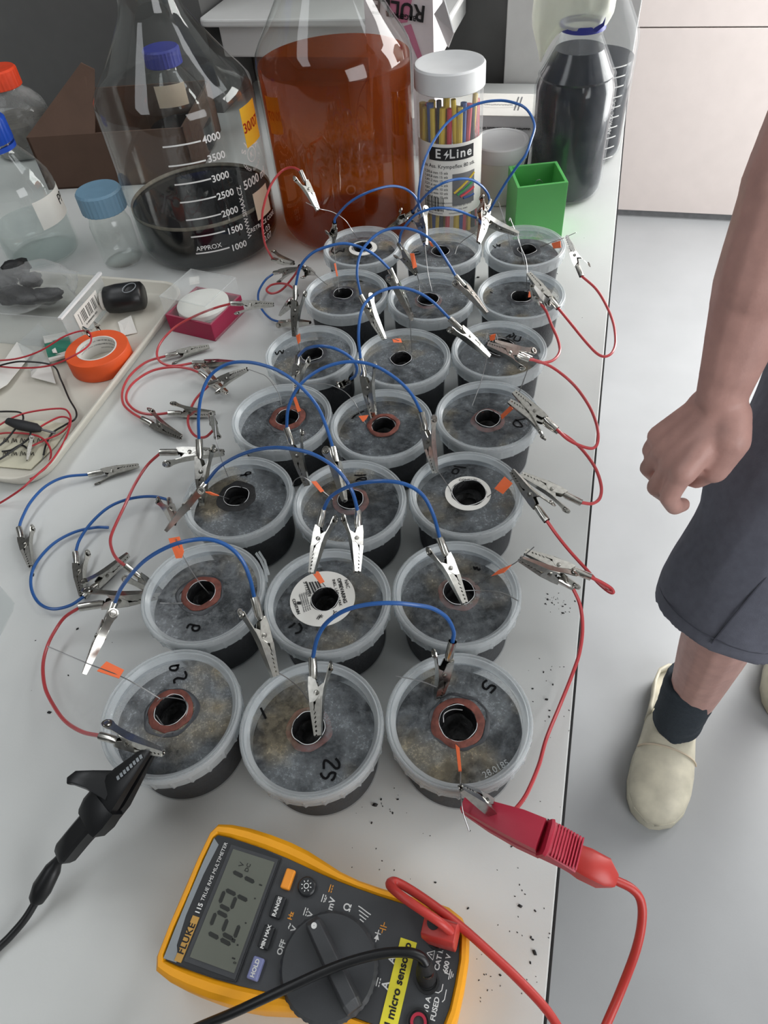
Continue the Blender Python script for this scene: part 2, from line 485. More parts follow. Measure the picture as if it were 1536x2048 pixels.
# ------------------------------------------------------------------ the room
def struct(name, mb, m, bevel=0.0):
    o = mb.build(name, m, None, bevel=bevel); o['kind'] = 'structure'; return o
struct('floor', MB().box(-2.4, 1.5, -1.6, 2.86, -0.06, 0.0), 'floor_vinyl')
struct('ceiling', MB().box(-2.46, 1.58, -1.66, 2.9, 2.6, 2.66), 'ceiling_grey')
struct('wall_front', MB().box(-2.46, 1.58, -1.66, -1.6, 0, 2.6), 'wall_grey')
struct('wall_left', MB().box(-2.46, -2.4, -1.6, 1.66, 0, 2.6), 'wall_grey')
struct('wall_rear', MB().box(-2.4, -0.196, 1.62, 1.68, 0, 2.6), 'wall_grey')
struct('trim_2', MB().box(-1.99, -0.735, 1.40, 1.579, HB + .0004, 2.6), 'wall_grey')
struct('trim_1', MB().box(-0.196, 0.046, 1.585, 1.68, 0, 2.6), 'wall_white', 0.002)
# right hand wall with its window opening and one added for the near fill light
WR = MB()
WR.box(1.5, 1.58, -1.6, -1.2, 0, 2.6); WR.box(1.5, 1.58, 0.10, 1.35, 0, 2.6); WR.box(1.5, 1.58, -1.2, 0.10, 0, 0.90); WR.box(1.5, 1.58, -1.2, 0.10, 2.20, 2.6); WR.box(1.5, 1.58, 2.72, 2.9, 0, 2.6)
WR.box(1.5, 1.58, 1.35, 2.72, 0, 0.30); WR.box(1.5, 1.58, 1.35, 2.72, 2.30, 2.6)
wr = struct('wall_right', WR, 'wall_white')
wf = MB()
for a in (1.35, 2.68): wf.box(1.49, 1.55, a, a + 0.04, 0.30, 2.30)
for z in (0.30, 2.26): wf.box(1.49, 1.55, 1.35, 2.72, z, z + 0.04)
struct('window_1', wf, 'frame_white')
wf = MB()
for a in (-1.2, 0.06): wf.box(1.49, 1.55, a, a + 0.04, 0.90, 2.20)
for z in (0.90, 2.16): wf.box(1.49, 1.55, -1.2, 0.10, z, z + 0.04)
struct('fill_opening_frame', wf, 'frame_white')  # unseen frame added round the opening of the near fill light
# far wall fitted with pale cupboard fronts over a grey plinth
wb = struct('wall_back', MB().box(-0.15, 1.5, 2.80, 2.86, 0, 2.6), 'wall_white')
zk = at_y(1350, 421, 2.78).z
zs = at_y(1400, 53, 2.775).z
MB().box(-0.15, 1.5, 2.785, 2.80, 0.0, zk + 0.01).build('plinth', 'kick_grey', wb)
for k, (a, b) in enumerate(((-0.14, 0.93), (0.934, 1.49))):
    MB().box(a, b, 2.765, 2.799, zk, zs - 0.002).build('cupboard_front', 'cabinet_blush', wb, bevel=0.0015)
    MB().box(a, b, 2.765, 2.799, zs + 0.002, 2.1).build('cupboard_front', 'cabinet_blush', wb, bevel=0.0015)

# ------------------------------------------------------------------ the bench
bench = tag(empty('lab_bench', (0, 0, 0)), 'long white laboratory bench with a thin black edge strip, carrying all the tubs', 'bench')
XE = 0.0484
MB().box(-2.0, XE - 0.0016, -0.45, 1.58, HB - 0.03, HB).build('worktop', 'worktop_white', bench, bevel=0.0012)
MB().box(XE - 0.0015, XE, -0.45, 1.58, HB - 0.03, HB - 0.0002).build('edge_strip', 'black_edge', bench)
for y in (-0.40, 1.52): MB().box(-1.95, 0.02, y, y + 0.03, 0, HB - 0.031).build('side_panel', 'wall_white', bench)
MB().box(-1.0, -0.97, -0.36, 1.51, 0, HB - 0.031).build('middle_panel', 'wall_white', bench)

def cyl_hit(c, R, px, py):
    d = ray(px, py); ox, oy = CAM.x - c[0], CAM.y - c[1]
    a = d.x * d.x + d.y * d.y; b = 2 * (ox * d.x + oy * d.y); k = ox * ox + oy * oy - R * R
    disc = max(b * b - 4 * a * k, 0)
    t = (-b - math.sqrt(disc)) / (2 * a)
    p = CAM + d * t
    return math.atan2(p.y - c[1], p.x - c[0]), p.z - HB

def inset(prof, t, z0, z1):
    """profile of a filling that follows the inside of a bottle profile between two levels"""
    out = [(0.0, z0)]
    pr = [(max(r - t, 0), z) for r, z in prof]
    def rad(z):
        for (r0, a), (r1, b) in zip(pr, pr[1:]):
            if a <= z <= b and b > a: return r0 + (r1 - r0) * (z - a) / (b - a)
        return pr[-1][0]
    zs_ = [z0] + [z for r, z in pr if z0 < z < z1] + [z1]
    for z in zs_: out.append((rad(z), z))
    out.append((0.0, z1))
    return out

def ribbed(n, amp):
    return lambda r, z, a: r + (amp if math.cos(a * n) > 0 else 0.0)

def bottle(name, label, c, prof, m, liquid=None, level=None, cap=None, cap_m=None, bottom=0.006, n=64, cat='bottle', ring=None):
    root = tag(empty(name, (c[0], c[1], HB)), label, cat)
    g = MB(); g.lathe([(0.0005, 0.001)] + prof, n)
    g.build('glass', m, root, smooth=True, angle=60)
    if liquid:
        MB().lathe(inset(prof, 0.003, bottom, level), n).build('liquid', liquid, root, smooth=True, angle=40)
    if cap:
        r, z0, z1 = cap
        MB().lathe([(r * 0.98, z0), (r, z0 + 0.001), (r, z1 - 0.003), (r * 0.94, z1), (0.0003, z1)], 96, rfun=lambda rr, z, a: rr * (1 + (0.022 if (math.cos(a * 30) > 0 and z < z1 - 0.002) else 0))).build('screw_cap', cap_m, root, smooth=True, angle=30)
    if ring:
        r, z0, z1 = ring
        MB().lathe([(r - .003, z0), (r, z0), (r, z1), (r - .003, z1)], 64, close=True).build('collar', cap_m or 'glass', root, smooth=True, angle=40)
    return root

# ---- five litre bottle with black sludge
c5 = (-0.5486, 0.9178); r5 = 0.1057
prof5 = [(0.088, 0.001), (0.099, 0.006), (0.1045, 0.016), (r5, 0.03), (r5, 0.203), (0.1035, 0.213), (0.097, 0.222), (0.083, 0.238), (0.06, 0.268), (0.043, 0.293), (0.037, 0.308), (0.036, 0.352), (0.039, 0.354), (0.039, 0.360)]
B5 = bottle('sludge_bottle', 'large clear five litre glass bottle with white volume marks, black sludge inside', c5, prof5, 'glass', 'black_liquid', 0.0665)
MB().lathe([(r5 - 0.0038, 0.0665), (r5 - 0.003, 0.069), (r5 - 0.0032, 0.072), (r5 - 0.0045, 0.068)], 96, close=True).build('scum_line', 'foam_grime', B5, smooth=True)
MB().lathe([(0.041, 0.352), (0.043, 0.353), (0.043, 0.380), (0.040, 0.384), (0.0003, 0.384)], 96, rfun=ribbed(30, 0.0006)).build('screw_cap', 'cap_blue', B5, smooth=True, angle=30)
for s, px, py in (('4000', 423, 276), ('3500', 433, 314), ('3000', 441, 354), ('2500', 451, 389), ('2000', 460, 424), ('1500', 470, 459), ('1000', 478, 492)):
    a, z = cyl_hit(c5, r5, px, py); wrap_text(s, 0.0125, 'print_white', B5, r5 + .0004, a, z, bold=0.0002)
for x0, y0, x1, y1 in ((325, 293, 402, 283), (337, 332, 412, 321), (349, 369, 422, 358), (360, 405, 432, 393), (372, 440, 442, 428), (382, 474, 450, 462), (392, 507, 459, 495)):
    a0, z0 = cyl_hit(c5, r5, x0, y0); a1, z1 = cyl_hit(c5, r5, x1, y1)
    wrap_patch(B5, 'print_white', 'volume_mark', r5 + .0002, a0, a1, (z0 + z1) / 2 - .0009, (z0 + z1) / 2 + .0009)
a, z = cyl_hit(c5, r5, 418, 495); wrap_text('APPROX', 0.0095, 'print_white', B5, r5 + .0004, a, z)
a, z = cyl_hit(c5, r5, 512, 357); wrap_text('5000 ml', 0.0165, 'print_white', B5, r5 + .0004, a, z, bold=0.0002)
a, z = cyl_hit(c5, r5, 529, 443); wrap_text('RETRACE CODE', 0.0085, 'print_white', B5, r5 + .0004, a, z)
wrap_text('2.03', 0.012, 'print_white', B5, r5 + .0004, a, z - 0.012); wrap_text('0.07', 0.012, 'print_white', B5, r5 + .0004, a, z - 0.023)
a, z = cyl_hit(c5, r5, 489, 425); wrap_text('WWW.SIMAX.CZ', 0.0095, 'print_white', B5, r5 + .0004, a, z, tilt=math.pi / 2)
a, z = cyl_hit(c5, r5, 525, 404); wrap_patch(B5, 'label_cream', 'blank_label', r5 + .0002, a - .17, a + .17, z - .019, z + .019)
a, z = cyl_hit(c5, r5, 503, 308)
for k, ch in enumerate('SIMAX'):
    t = math.radians(150 - k * 30); wrap_text(ch, 0.0125, 'print_white', B5, r5 + .0004, a + 0.0165 * math.cos(t) / r5, z + 0.0165 * math.sin(t), tilt=t - math.pi / 2, bold=0.0002)
for k, ch in enumerate('CZECH REPUBLIC'):
    t = math.radians(200 + k * 10.8); wrap_text(ch, 0.0052, 'print_white', B5, r5 + .0004, a + 0.0195 * math.cos(t) / r5, z + 0.0195 * math.sin(t), tilt=t + math.pi / 2)
wrap_text('K', 0.012, 'print_white', B5, r5 + .0004, a, z)
em = MB()
ev = []
for k in range(32):
    t = 2 * math.pi * k / 32
    for rr in (0.0085, 0.0096):
        aa = a + rr * math.cos(t) / r5; ev.append(((r5 + .0005) * math.cos(aa), (r5 + .0005) * math.sin(aa), z + rr * math.sin(t)))
em.add(ev, [(2 * k, 2 * ((k + 1) % 32), 2 * ((k + 1) % 32) + 1, 2 * k + 1) for k in range(32)]).build('emblem_ring', 'print_white', B5)
a, z = cyl_hit(c5, r5, 501, 243)
wrap_patch(B5, 'note_yellow', 'yellow_note', r5 + .0003, a - .19, a + .19, z - .026, z + .022)
wrap_text('30/07', 0.017, 'note_red', B5, r5 + .0009, a - .01, z - .003, bold=0.0003)

# ---- big bottle of amber liquid
ca = (-0.3471, 0.9945); ra = 0.1034
profa = [(0.088, 0.001), (0.098, 0.005), (0.102, 0.013), (ra, 0.026), (ra, 0.224), (0.1005, 0.238), (0.093, 0.251), (0.078, 0.272), (0.058, 0.302), (0.045, 0.325), (0.041, 0.345), (0.041, 0.385), (0.044, 0.388), (0.044, 0.395)]
BA = bottle('amber_bottle', 'largest glass bottle, filled to the shoulder with amber orange liquid', ca, profa, 'glass', 'amber_liquid', 0.2235)
MB().lathe([(0.046, 0.388), (0.048, 0.389), (0.048, 0.416), (0.045, 0.42), (0.0003, 0.42)], 96, rfun=ribbed(30, 0.0006)).build('screw_cap', 'cap_blue', BA, smooth=True, angle=30)

# ---- the two bottles of grey-black slurry by the bench edge
c1 = (-0.0377, 1.1266); r1 = 0.0569
prof1 = [(0.045, 0.001), (0.051, 0.004), (0.0555, 0.012), (r1, 0.024), (r1, 0.150), (0.0545, 0.158), (0.0525, 0.163), (0.0535, 0.166), (0.049, 0.173), (0.040, 0.190), (0.031, 0.206), (0.0275, 0.213), (0.0285, 0.216), (0.0285, 0.219), (0.0265, 0.221), (0.0265, 0.245)]
BD = bottle('slurry_bottle', 'glass bottle of grey black slurry with a pale glove pulled over its neck', c1, prof1, 'speckled_glass', 'grey_liquid', 0.197)
MB().lathe([(0.0295, 0.219), (0.0305, 0.2195), (0.0305, 0.227), (0.0295, 0.2275)], 64, close=True).build('blue_collar', 'cap_navy', BD, smooth=True, angle=40)
MB().add([at_y(1185, 58, 1.10) - BD.location, at_y(1205, 46, 1.10) - BD.location, at_y(1212, 33, 1.10) - BD.location, at_y(1208, 52, 1.10) - BD.location, at_y(1194, 64, 1.10) - BD.location] +
         [at_y(1185, 58, 1.103) - BD.location, at_y(1205, 46, 1.103) - BD.location, at_y(1212, 33, 1.103) - BD.location, at_y(1208, 52, 1.103) - BD.location, at_y(1194, 64, 1.103) - BD.location],
         [(0, 1, 2, 3, 4), (9, 8, 7, 6, 5)] + [(i, 5 + i, 5 + (i + 1) % 5, (i + 1) % 5) for i in range(5)]).build('collar_tab', 'cap_navy', BD)
c2 = (-0.0158, 1.262); r2 = 0.0585
prof2 = [(0.046, 0.001), (0.052, 0.004), (0.057, 0.012), (r2, 0.024), (r2, 0.172), (0.0565, 0.180), (0.051, 0.192), (0.038, 0.215), (0.029, 0.230), (0.0265, 0.240), (0.0265, 0.275)]
BE = bottle('marked_slurry_bottle', 'glass bottle with white scale lines and dark slurry, standing behind the gloved bottle', c2, prof2, 'speckled_glass', 'grey_liquid', 0.145, cap=(0.031, 0.268, 0.295), cap_m='cap_blue')
for k in range(10):
    py = 132 + k * 20.3; px = 1262 - k * 3.1
    a, z = cyl_hit(c2, r2, px - 16, py)
    wrap_patch(BE, 'print_white', 'volume_mark', r2 + .0002, a - .30, a + .12, z - .0008, z + .0008)
a, z = cyl_hit(c2, r2, 1223, 235); wrap_text('APPROX. VOL', 0.008, 'print_white', BE, r2 + .0004, a, z, tilt=math.pi / 2)

# glove: film pulled over the neck of the slurry bottle, hanging to the left
gl = MB(); rings = []
for j in range(13):
    t = j / 12; zz = 0.224 + 0.075 * t
    ring = []
    for i in range(40):
        an = 2 * math.pi * i / 40
        rr = 0.0315 + 0.016 * math.sin(min(t * 1.5, 1) * math.pi / 2) + 0.0035 * math.sin(an * 9 + 4 * t) * t + 0.004 * noise.noise((math.cos(an) * 2, math.sin(an) * 2, t * 4))
        dx = -0.012 * t; dz = 0.0
        lf = max(0, math.cos(an - math.pi * 1.02)) ** 3
        rr += 0.022 * lf * t ** 0.5 * (1.2 - t)
        dz = -0.075 * lf * (1 - t) ** 0.6 * (1 if t < 0.9 else 0.3) * min(1, t * 4)
        ring.append(Vector((dx + rr * math.cos(an), rr * math.sin(an) * 0.9, zz + dz)))
    rings.append(ring)
for t_, q_ in ((.308, .82), (.314, .5), (.316, .12)):
    rings.append([Vector((-.012 + (p.x + .012) * q_, p.y * q_, t_ + .004 * noise.noise((p.x * 60, p.y * 60, 1)))) for p in rings[12]])
gl.loft(rings, caps=False)
gl.build('glove', 'glove_film', BD, smooth=True, angle=80)

# ---- jar of heat shrink tubing
ce = (-0.1932, 0.999); re = 0.0443
JE = tag(empty('tubing_jar', (ce[0], ce[1], HB)), 'tall clear jar with a white screw lid holding coloured heat shrink tubes', 'jar')
MB().lathe([(0.0005, 0.001), (re - 0.003, 0.001), (re, 0.004), (re, 0.196), (re - 0.003, 0.2)], 64).build('jar_wall', 'clear_box', JE, smooth=True, angle=50)
MB().lathe([(re + 0.0008, 0.192), (re + 0.0018, 0.193), (re + 0.0018, 0.2165), (re, 0.2188), (re - 0.004, 0.2188), (re - 0.006, 0.2178), (0.0003, 0.2178)], 120, rfun=lambda r, z, a: r + (0.0003 if (math.cos(a * 60) > 0 and z < 0.216) else 0)).build('screw_lid', 'white_plastic', JE, smooth=True, angle=35)
at0 = to_cam_angle(ce)
zl0 = cyl_hit(ce, re, 900, 432)[1]; zl1 = cyl_hit(ce, re, 895, 289)[1]
wrap_patch(JE, 'paper_white', 'paper_label', re + .0002, at0 - 1.25, at0 + 1.35, zl0, zl1, n=40)
a0_, z0_ = cyl_hit(ce, re, 859, 297); a1_, _ = cyl_hit(ce, re, 946, 297)
RL = re + .0006
wrap_patch(JE, 'print_black', 'brand_band', RL, a0_, a1_, z0_ - .0135, z0_ + .0035)
am_ = (a0_ + a1_) / 2
wrap_text('E', 0.0165, 'print_white', JE, RL + .0005, a0_ + .30, z0_ - .005, bold=0.0003)
wrap_text('Line', 0.0165, 'print_white', JE, RL + .0005, am_ + .28, z0_ - .005, bold=0.0003, space=1.2)
bolt = MB(); bo = [(0.002, 0.006), (-0.004, -0.001), (0.0, -0.001), (-0.002, -0.007), (0.004, 0.001), (0.0005, 0.001)]
bv = [((RL + .0006) * math.cos(a0_ + .56 + x / RL), (RL + .0006) * math.sin(a0_ + .56 + x / RL), z0_ - .005 + y) for x, y in bo]
bolt.add(bv, [(0, 1, 2, 5), (2, 3, 4, 5)]).build('brand_bolt', 'print_white', JE)
zt = z0_ - .0215
wrap_text('Box Ass. Krympeflex 80 stk.', 0.0072, 'print_black', JE, RL, am_ - .12, zt)
for k, s in enumerate(('1,2/0,6 mm 15 stk', '1,6/0,8 mm 15 stk', '2,4/1,2 mm 15 stk', '3,2/1,6 mm 15 stk', '4,8/2,4 mm 10 stk', '6,4/3,2 mm 10 stk', '9,5/4,8 mm 10 stk')):
    wrap_text(s, 0.0050, 'print_black', JE, RL, am_ - .52, zt - .0085 - k * .0056)
for k, s in enumerate(('nmunmnu nnmun', 'nunm nmn unmnm', 'nmunm unmn', 'unmn nmunm', 'nmnum nunm')):
    wrap_text(s, 0.0042, 'print_grey', JE, RL, am_ - .55, zt - .050 - k * .005)
for k, s in enumerate(('nmunmnumnmun nmunmn', 'nmunmn unm nm un nmun', 'nmu nm nmu nmn', 'nmunmnunmn')):
    wrap_text(s, 0.0042, 'print_grey', JE, RL, am_ + .18, zl0 + .019 - k * .005)
px0, px1 = am_ + .02, am_ + .78; pz0, pz1 = zt - .054, zt - .010
wrap_patch(JE, 'print_grey', 'printed_picture', RL, px0, px1, pz0, pz1)
for k, mm in enumerate(('shrink_yellow', 'shrink_green', 'shrink_red', 'shrink_blue')):
    q = [(px0 + .05 + k * .10, pz0 + .018 - k * .003), (px1 - .02, pz1 - .004 - k * .010)]
    pts = [((RL + .0007) * math.cos(q[0][0] + (q[1][0] - q[0][0]) * t), (RL + .0007) * math.sin(q[0][0] + (q[1][0] - q[0][0]) * t), q[0][1] + (q[1][1] - q[0][1]) * t) for t in (0, .33, .66, 1)]
    MB().tube(pts, 0.0016, 6).build('printed_tube', mm, JE, smooth=True)
zb = zl0 + .006
for k in range(16):
    w = random.choice((.010, .018, .026)); a_ = am_ - .95 + k * .045
    wrap_patch(JE, 'print_black', 'barcode_bar', RL, a_, a_ + w, zb, zb + .020, n=1)
cols = ['shrink_yellow', 'shrink_red', 'shrink_yellow', 'shrink_yellow', 'shrink_yellow', 'shrink_blue', 'shrink_yellow', 'shrink_red', 'shrink_black', 'shrink_yellow']
GS = 'heat shrink tubes inside the jar'
for k in range(22):
    t = k / 22; an = at0 + (t - 0.5) * 2.9; rr = re - 0.0085 - (0.007 if k % 3 == 1 else 0)
    an2 = an + random.uniform(-.35, .35)
    p0 = Vector((ce[0] + rr * math.cos(an2), ce[1] + rr * math.sin(an2), HB + .0065)); p1 = Vector((ce[0] + rr * math.cos(an), ce[1] + rr * math.sin(an), HB + random.uniform(.17, .188)))
    mid = (p0 + p1) / 2 + Vector((random.uniform(-.003, .003), random.uniform(-.003, .003), 0))
    cm = cols[k % len(cols)]; cn = cm.split('_')[1]; ORD = 'first second third fourth fifth sixth seventh eighth ninth tenth eleventh twelfth thirteenth fourteenth fifteenth sixteenth seventeenth eighteenth nineteenth twentieth twenty-first twenty-second'.split()[k]
    mbo = MB().tube(spline([p0, mid, p1], 5), random.choice((.0034, .0042, .0048)), 8)
    tag(mbo.build('shrink_tube', cm, smooth=True), '%s heat shrink tube, %s from the left in the white-lidded jar' % (cn, ORD), 'tube', GS)

# ---- vial with pale blue ribbed cap
cv = (-0.6640, 0.8430)
bottle('capped_vial', 'small empty clear vial with a ribbed pale blue screw cap', cv, [(0.026, 0.001), (0.0297, 0.006), (0.0297, 0.06), (0.027, 0.068), (0.0255, 0.074), (0.0255, 0.088)], 'glass', cap=(0.0315, 0.079, 0.108), cap_m='cap_pale_blue', cat='vial')

# ---- bottle with royal blue cap at the left
cl = at(90, 506)
cl = (cl.x, cl.y); rl = 0.056
BL = bottle('water_bottle', 'clear glass bottle of water with a royal blue cap and handwritten label', cl, [(0.046, 0.001), (0.053, 0.004), (rl, 0.014), (rl, 0.105), (0.053, 0.116), (0.043, 0.134), (0.030, 0.152), (0.026, 0.16), (0.026, 0.178)], 'glass', 'water', 0.052, cap=(0.0285, 0.166, 0.196), cap_m='cap_blue')
MB().lathe([(0.024, 0.157), (0.0285, 0.157), (0.0285, 0.163), (0.024, 0.163)], 64, close=True).build('collar', 'cap_blue', BL, smooth=True, angle=40)
a, z = cyl_hit(cl, rl, 108, 405)
wrap_patch(BL, 'paper_white', 'paper_label', rl + .0002, a - .62, a + .72, z - .026, z + .014)
wrap_text('PP', 0.020, 'marker_ink', BL, rl + .0008, a + .38, z - .003)

# ---- bottle with the orange cap far left, and the bottle behind the sludge bottle
co = at(62, 300); co = (co.x, co.y)
bottle('orange_capped_bottle', 'low dark bottle of yellowish liquid with an orange cap, far left corner', co, [(0.05, 0.001), (0.058, 0.006), (0.06, 0.014), (0.06, 0.072), (0.056, 0.084), (0.044, 0.098), (0.033, 0.106), (0.030, 0.110), (0.030, 0.122)], 'smoky_glass', 'foam_grime', 0.058, cap=(0.034, 0.112, 0.142), cap_m='cap_orange')
cb = at(376, 300); cb = (cb.x, cb.y)
BB = bottle('navy_capped_bottle', 'clear bottle with a navy cap standing behind the sludge bottle, seen through it', cb, [(0.05, 0.001), (0.056, 0.006), (0.058, 0.014), (0.058, 0.085), (0.055, 0.098), (0.042, 0.118), (0.029, 0.134), (0.025, 0.140), (0.025, 0.150)], 'glass', 'black_liquid', 0.045, cap=(0.031, 0.142, 0.168), cap_m='cap_navy')
a, z = cyl_hit(cb, 0.058, 350, 190)
wrap_patch(BB, 'label_cream', 'tape_label', 0.0583, a - .55, a + .35, z - .018, z + .016)

# ---- open cardboard carton behind
cbx = tag(empty('cardboard_carton', (at(130, 378).x, at(130, 378).y, HB), math.radians(12)), 'open brown cardboard carton with a raised flap in the back corner', 'box')
W_, D_, H_ = 0.24, 0.22, 0.088
b = MB(); b.box(-.03, W_, 0, .004, 0, H_); b.box(-.03, -.026, 0, D_, 0, H_); b.box(W_ - .004, W_, 0, D_, 0, H_); b.box(-.03, W_, D_ - .004, D_, 0, H_); b.box(-.03, W_, 0, D_, 0.0, .003)
b.build('carton_body', 'cardboard', cbx)
MB().add([(-0.03, .0, H_), (0.09, .0, H_ + .0), (0.10, .06, H_ + .075), (0.08, .063, H_ + .085), (-0.03, .003, H_), (0.09, .003, H_), (0.10, .063, H_ + .075), (0.08, .066, H_ + .085)],
         [(0, 1, 2, 3), (7, 6, 5, 4), (0, 4, 5, 1), (1, 5, 6, 2), (2, 6, 7, 3), (3, 7, 4, 0)]).build('carton_flap', 'cardboard', cbx)

# ---- white shelf on the grey wall, and the baking paper carton below its end
HS = 0.173
sl = at(392, 40, HS); sr = at(905, 20, HS)
sh = tag(empty('wall_shelf', (0, 0, 0)), 'thick white shelf on the grey wall above the big bottles', 'shelf')
yS = sl.y
def rr_outline(x0, x1, y0, y1, r, n=6):
    o = []
    for cx, cy, a0 in ((x1 - r, y0 + r, -90), (x1 - r, y1 - r, 0), (x0 + r, y1 - r, 90), (x0 + r, y0 + r, 180)):
        for k in range(n + 1):
            t = math.radians(a0 + 90 * k / n); o.append((cx + r * math.cos(t), cy + r * math.sin(t)))
    return o
MB().prism(rr_outline(sl.x, -0.262, yS, 1.618, 0.02), HB + HS - .012, HB + HS).build('shelf_board', 'shelf_white', sh, bevel=0.003)
MB().box(sl.x + .03, -0.28, yS + .02, 1.618, HB + HS - .065, HB + HS - .0125).build('fascia', 'shelf_white', sh, bevel=0.004)

yb = 1.235
pc = at_y(866, 20, yb); pl = at_y(770, 60, yb)
crt = tag(empty('paper_roll_carton', (0, 0, 0)), 'tall pink and white paper roll carton standing behind the tubing jar', 'box')
hx = pc.z
MB().box(-0.372, pc.x, yb, yb + .07, HB, HB + .36).build('carton_body', 'box_lilac', crt)
def quad(px, y, name, m, parent, th=.0012):
    vs = [at_y(x, yy, y) for x, yy in px]; vs2 = [v + Vector((0, -th, 0)) for v in vs]; n = len(px)
    return MB().add(vs + vs2, [tuple(range(n)), tuple(reversed(range(n, 2 * n)))] + [(i, n + i, n + (i + 1) % n, (i + 1) % n) for i in range(n)]).build(name, m, parent)
quad([(775, -20), (828, -20), (815, 44), (800, 46), (775, 20)], yb - .0002, 'pink_panel', 'box_pink', crt)
quad([(808, 52), (822, 48), (846, 118), (838, 122)], yb - .0002, 'pink_stripe', 'box_pink', crt)
me = text_mesh('RULLE', 0.030, bold=0.0006); o = link('lettering', me, 'print_black', crt)
p = at_y(797, 18, yb - .003); o.matrix_world = Matrix.Translation(p) @ Matrix.Rotation(math.pi / 2, 4, 'X') @ Matrix.Rotation(math.pi - .15, 4, 'Z')
me = text_mesh('BAGEPAPIR', 0.0095, bold=0.0002); o = link('lettering', me, 'print_black', crt)
p = at_y(802, 32, yb - .003); o.matrix_world = Matrix.Translation(p) @ Matrix.Rotation(math.pi / 2, 4, 'X') @ Matrix.Rotation(math.pi - .15, 4, 'Z')
fl = [at_y(868, 28, yb - .002), at_y(888, 0, yb - .03), at_y(907, 66, yb - .045), at_y(896, 95, yb - .012)]
MB().add(fl + [v + Vector((.0015, .001, 0)) for v in fl], [(0, 1, 2, 3), (7, 6, 5, 4)] + [(i, 4 + i, 4 + (i + 1) % 4, (i + 1) % 4) for i in range(4)]).build('carton_flap', 'white_plastic', crt)

# ---- flat white box, paper roll, pens
yw = at(1010, 290).y; hw = at_y(1010, 232, yw).z - HB
wbx = tag(empty('instrument_box', (0, 0, HB)), 'low white box with grey front print at the back, beside the slurry bottle', 'box')
ybk = at(1010, 188, hw).y
MB().box(-0.262, -0.096, yw, ybk, 0, hw).build('box_body', 'box_grey', wbx, bevel=0.001)
MB().box(-0.262, -0.096, yw - .0006, ybk, hw, hw + .0006).build('box_top', 'paper_white', wbx)
t = flat_text('nnmunnnmm', 0.011, 'print_grey', wbx, (at(992, 210, hw).x, at(992, 210, hw).y, hw + .0008))
e = MB(); n = 40; ev = []
for k in range(n):
    an = 2 * math.pi * k / n
    for s in (1.0, .97): ev.append((t.location.x + .047 * s * math.cos(an), t.location.y + .014 * s * math.sin(an), hw + .0008))
e.add(ev, [(2 * k, 2 * ((k + 1) % n), 2 * ((k + 1) % n) + 1, 2 * k + 1) for k in range(n)]).build('printed_oval', 'print_grey', wbx)
for px in (1033, 1040): 
    q = at(px, 208, hw); MB().box(q.x - .0012, q.x + .0012, q.y - .03, q.y + .03, hw + .0006, hw + .0009).build('printed_bar', 'print_grey', wbx)
o = link('lettering', text_mesh('nm n un nmmunm nmunm nmunmn', 0.0068, bold=0.0002), 'print_black', wbx)
q = at_y(1003, 256, yw); o.location = (q.x, yw - .0008, q.z - HB); o.rotation_euler = (math.pi / 2, 0, 0)

rol = tag(empty('white_canister', (-0.136, 1.106, HB)), 'plain white round canister between the tubing jar and the green holder', 'canister')
MB().lathe([(0.0003, 0.0), (0.040, 0.0), (0.0418, 0.002), (0.0418, 0.062)], 64).build('canister_wall', 'roll_white', rol, smooth=True, angle=40)
MB().lathe([(0.0418, 0.0622), (0.0426, 0.0625), (0.0426, 0.082), (0.041, 0.0838), (0.036, 0.0838), (0.035, 0.0828), (0.0003, 0.0828)], 64).build('canister_lid', 'white_plastic', rol, smooth=True, angle=40)

for k, (p0, p1, lb) in enumerate(((((1038, 300), (1048, 330)), None, 'dark navy pen leaning by the slurry bottle, the left one'), (((1052, 300), (1058, 330)), None, 'dark navy pen leaning by the slurry bottle, the right one'))):
    A_ = at_y(p0[0][0], p0[0][1], 1.105); B_ = Vector((A_.x - .002, 1.058, HB + .004))
    pen = tag(empty('pen', B_), lb, 'pen', 'pens by the slurry bottle')
    d_ = (A_ - B_)
    MB().tube([Vector((0, 0, 0)), d_ * .02, d_ * .6, d_ * .61, d_], [.0015, .0042, .0045, .0052, .0052], 12).build('barrel', 'shrink_black', pen, smooth=True, angle=40)
    MB().tube([d_ * .62 + Vector((0, -.0058, 0)), d_ * .95 + Vector((0, -.0062, 0))], .0012, 6).build('clip', 'steel', pen, smooth=True)

# ---- green printed holder with cut wires
hg = at_y(1137, 364, 0.985).z - HB
tp = [at(1017, 332, hg), at(1035, 376, hg), at(1137, 364, hg), at(1114, 322, hg)]
cg = sum(tp, Vector()) / 4
gh = tag(empty('green_holder', (cg.x, cg.y, HB)), 'open square green plastic holder with a few wires inside', 'holder')
op = [(p.x - cg.x, p.y - cg.y) for p in tp]
ip = [(x * .88, y * .88) for x, y in op]
n = 4; g = MB()
vs = [(x, y, 0) for x, y in op] + [(x, y, hg) for x, y in op] + [(x, y, hg) for x, y in ip] + [(x, y, .004) for x, y in ip]
fs = [(3, 2, 1, 0), (12, 13, 14, 15)]
for i in range(4):
    j = (i + 1) % 4; fs += [(i, j, 4 + j, 4 + i), (4 + i, 4 + j, 8 + j, 8 + i), (8 + i, 8 + j, 12 + j, 12 + i)]
g.add(vs, fs).build('cup', 'green_print', gh, bevel=0.0006)
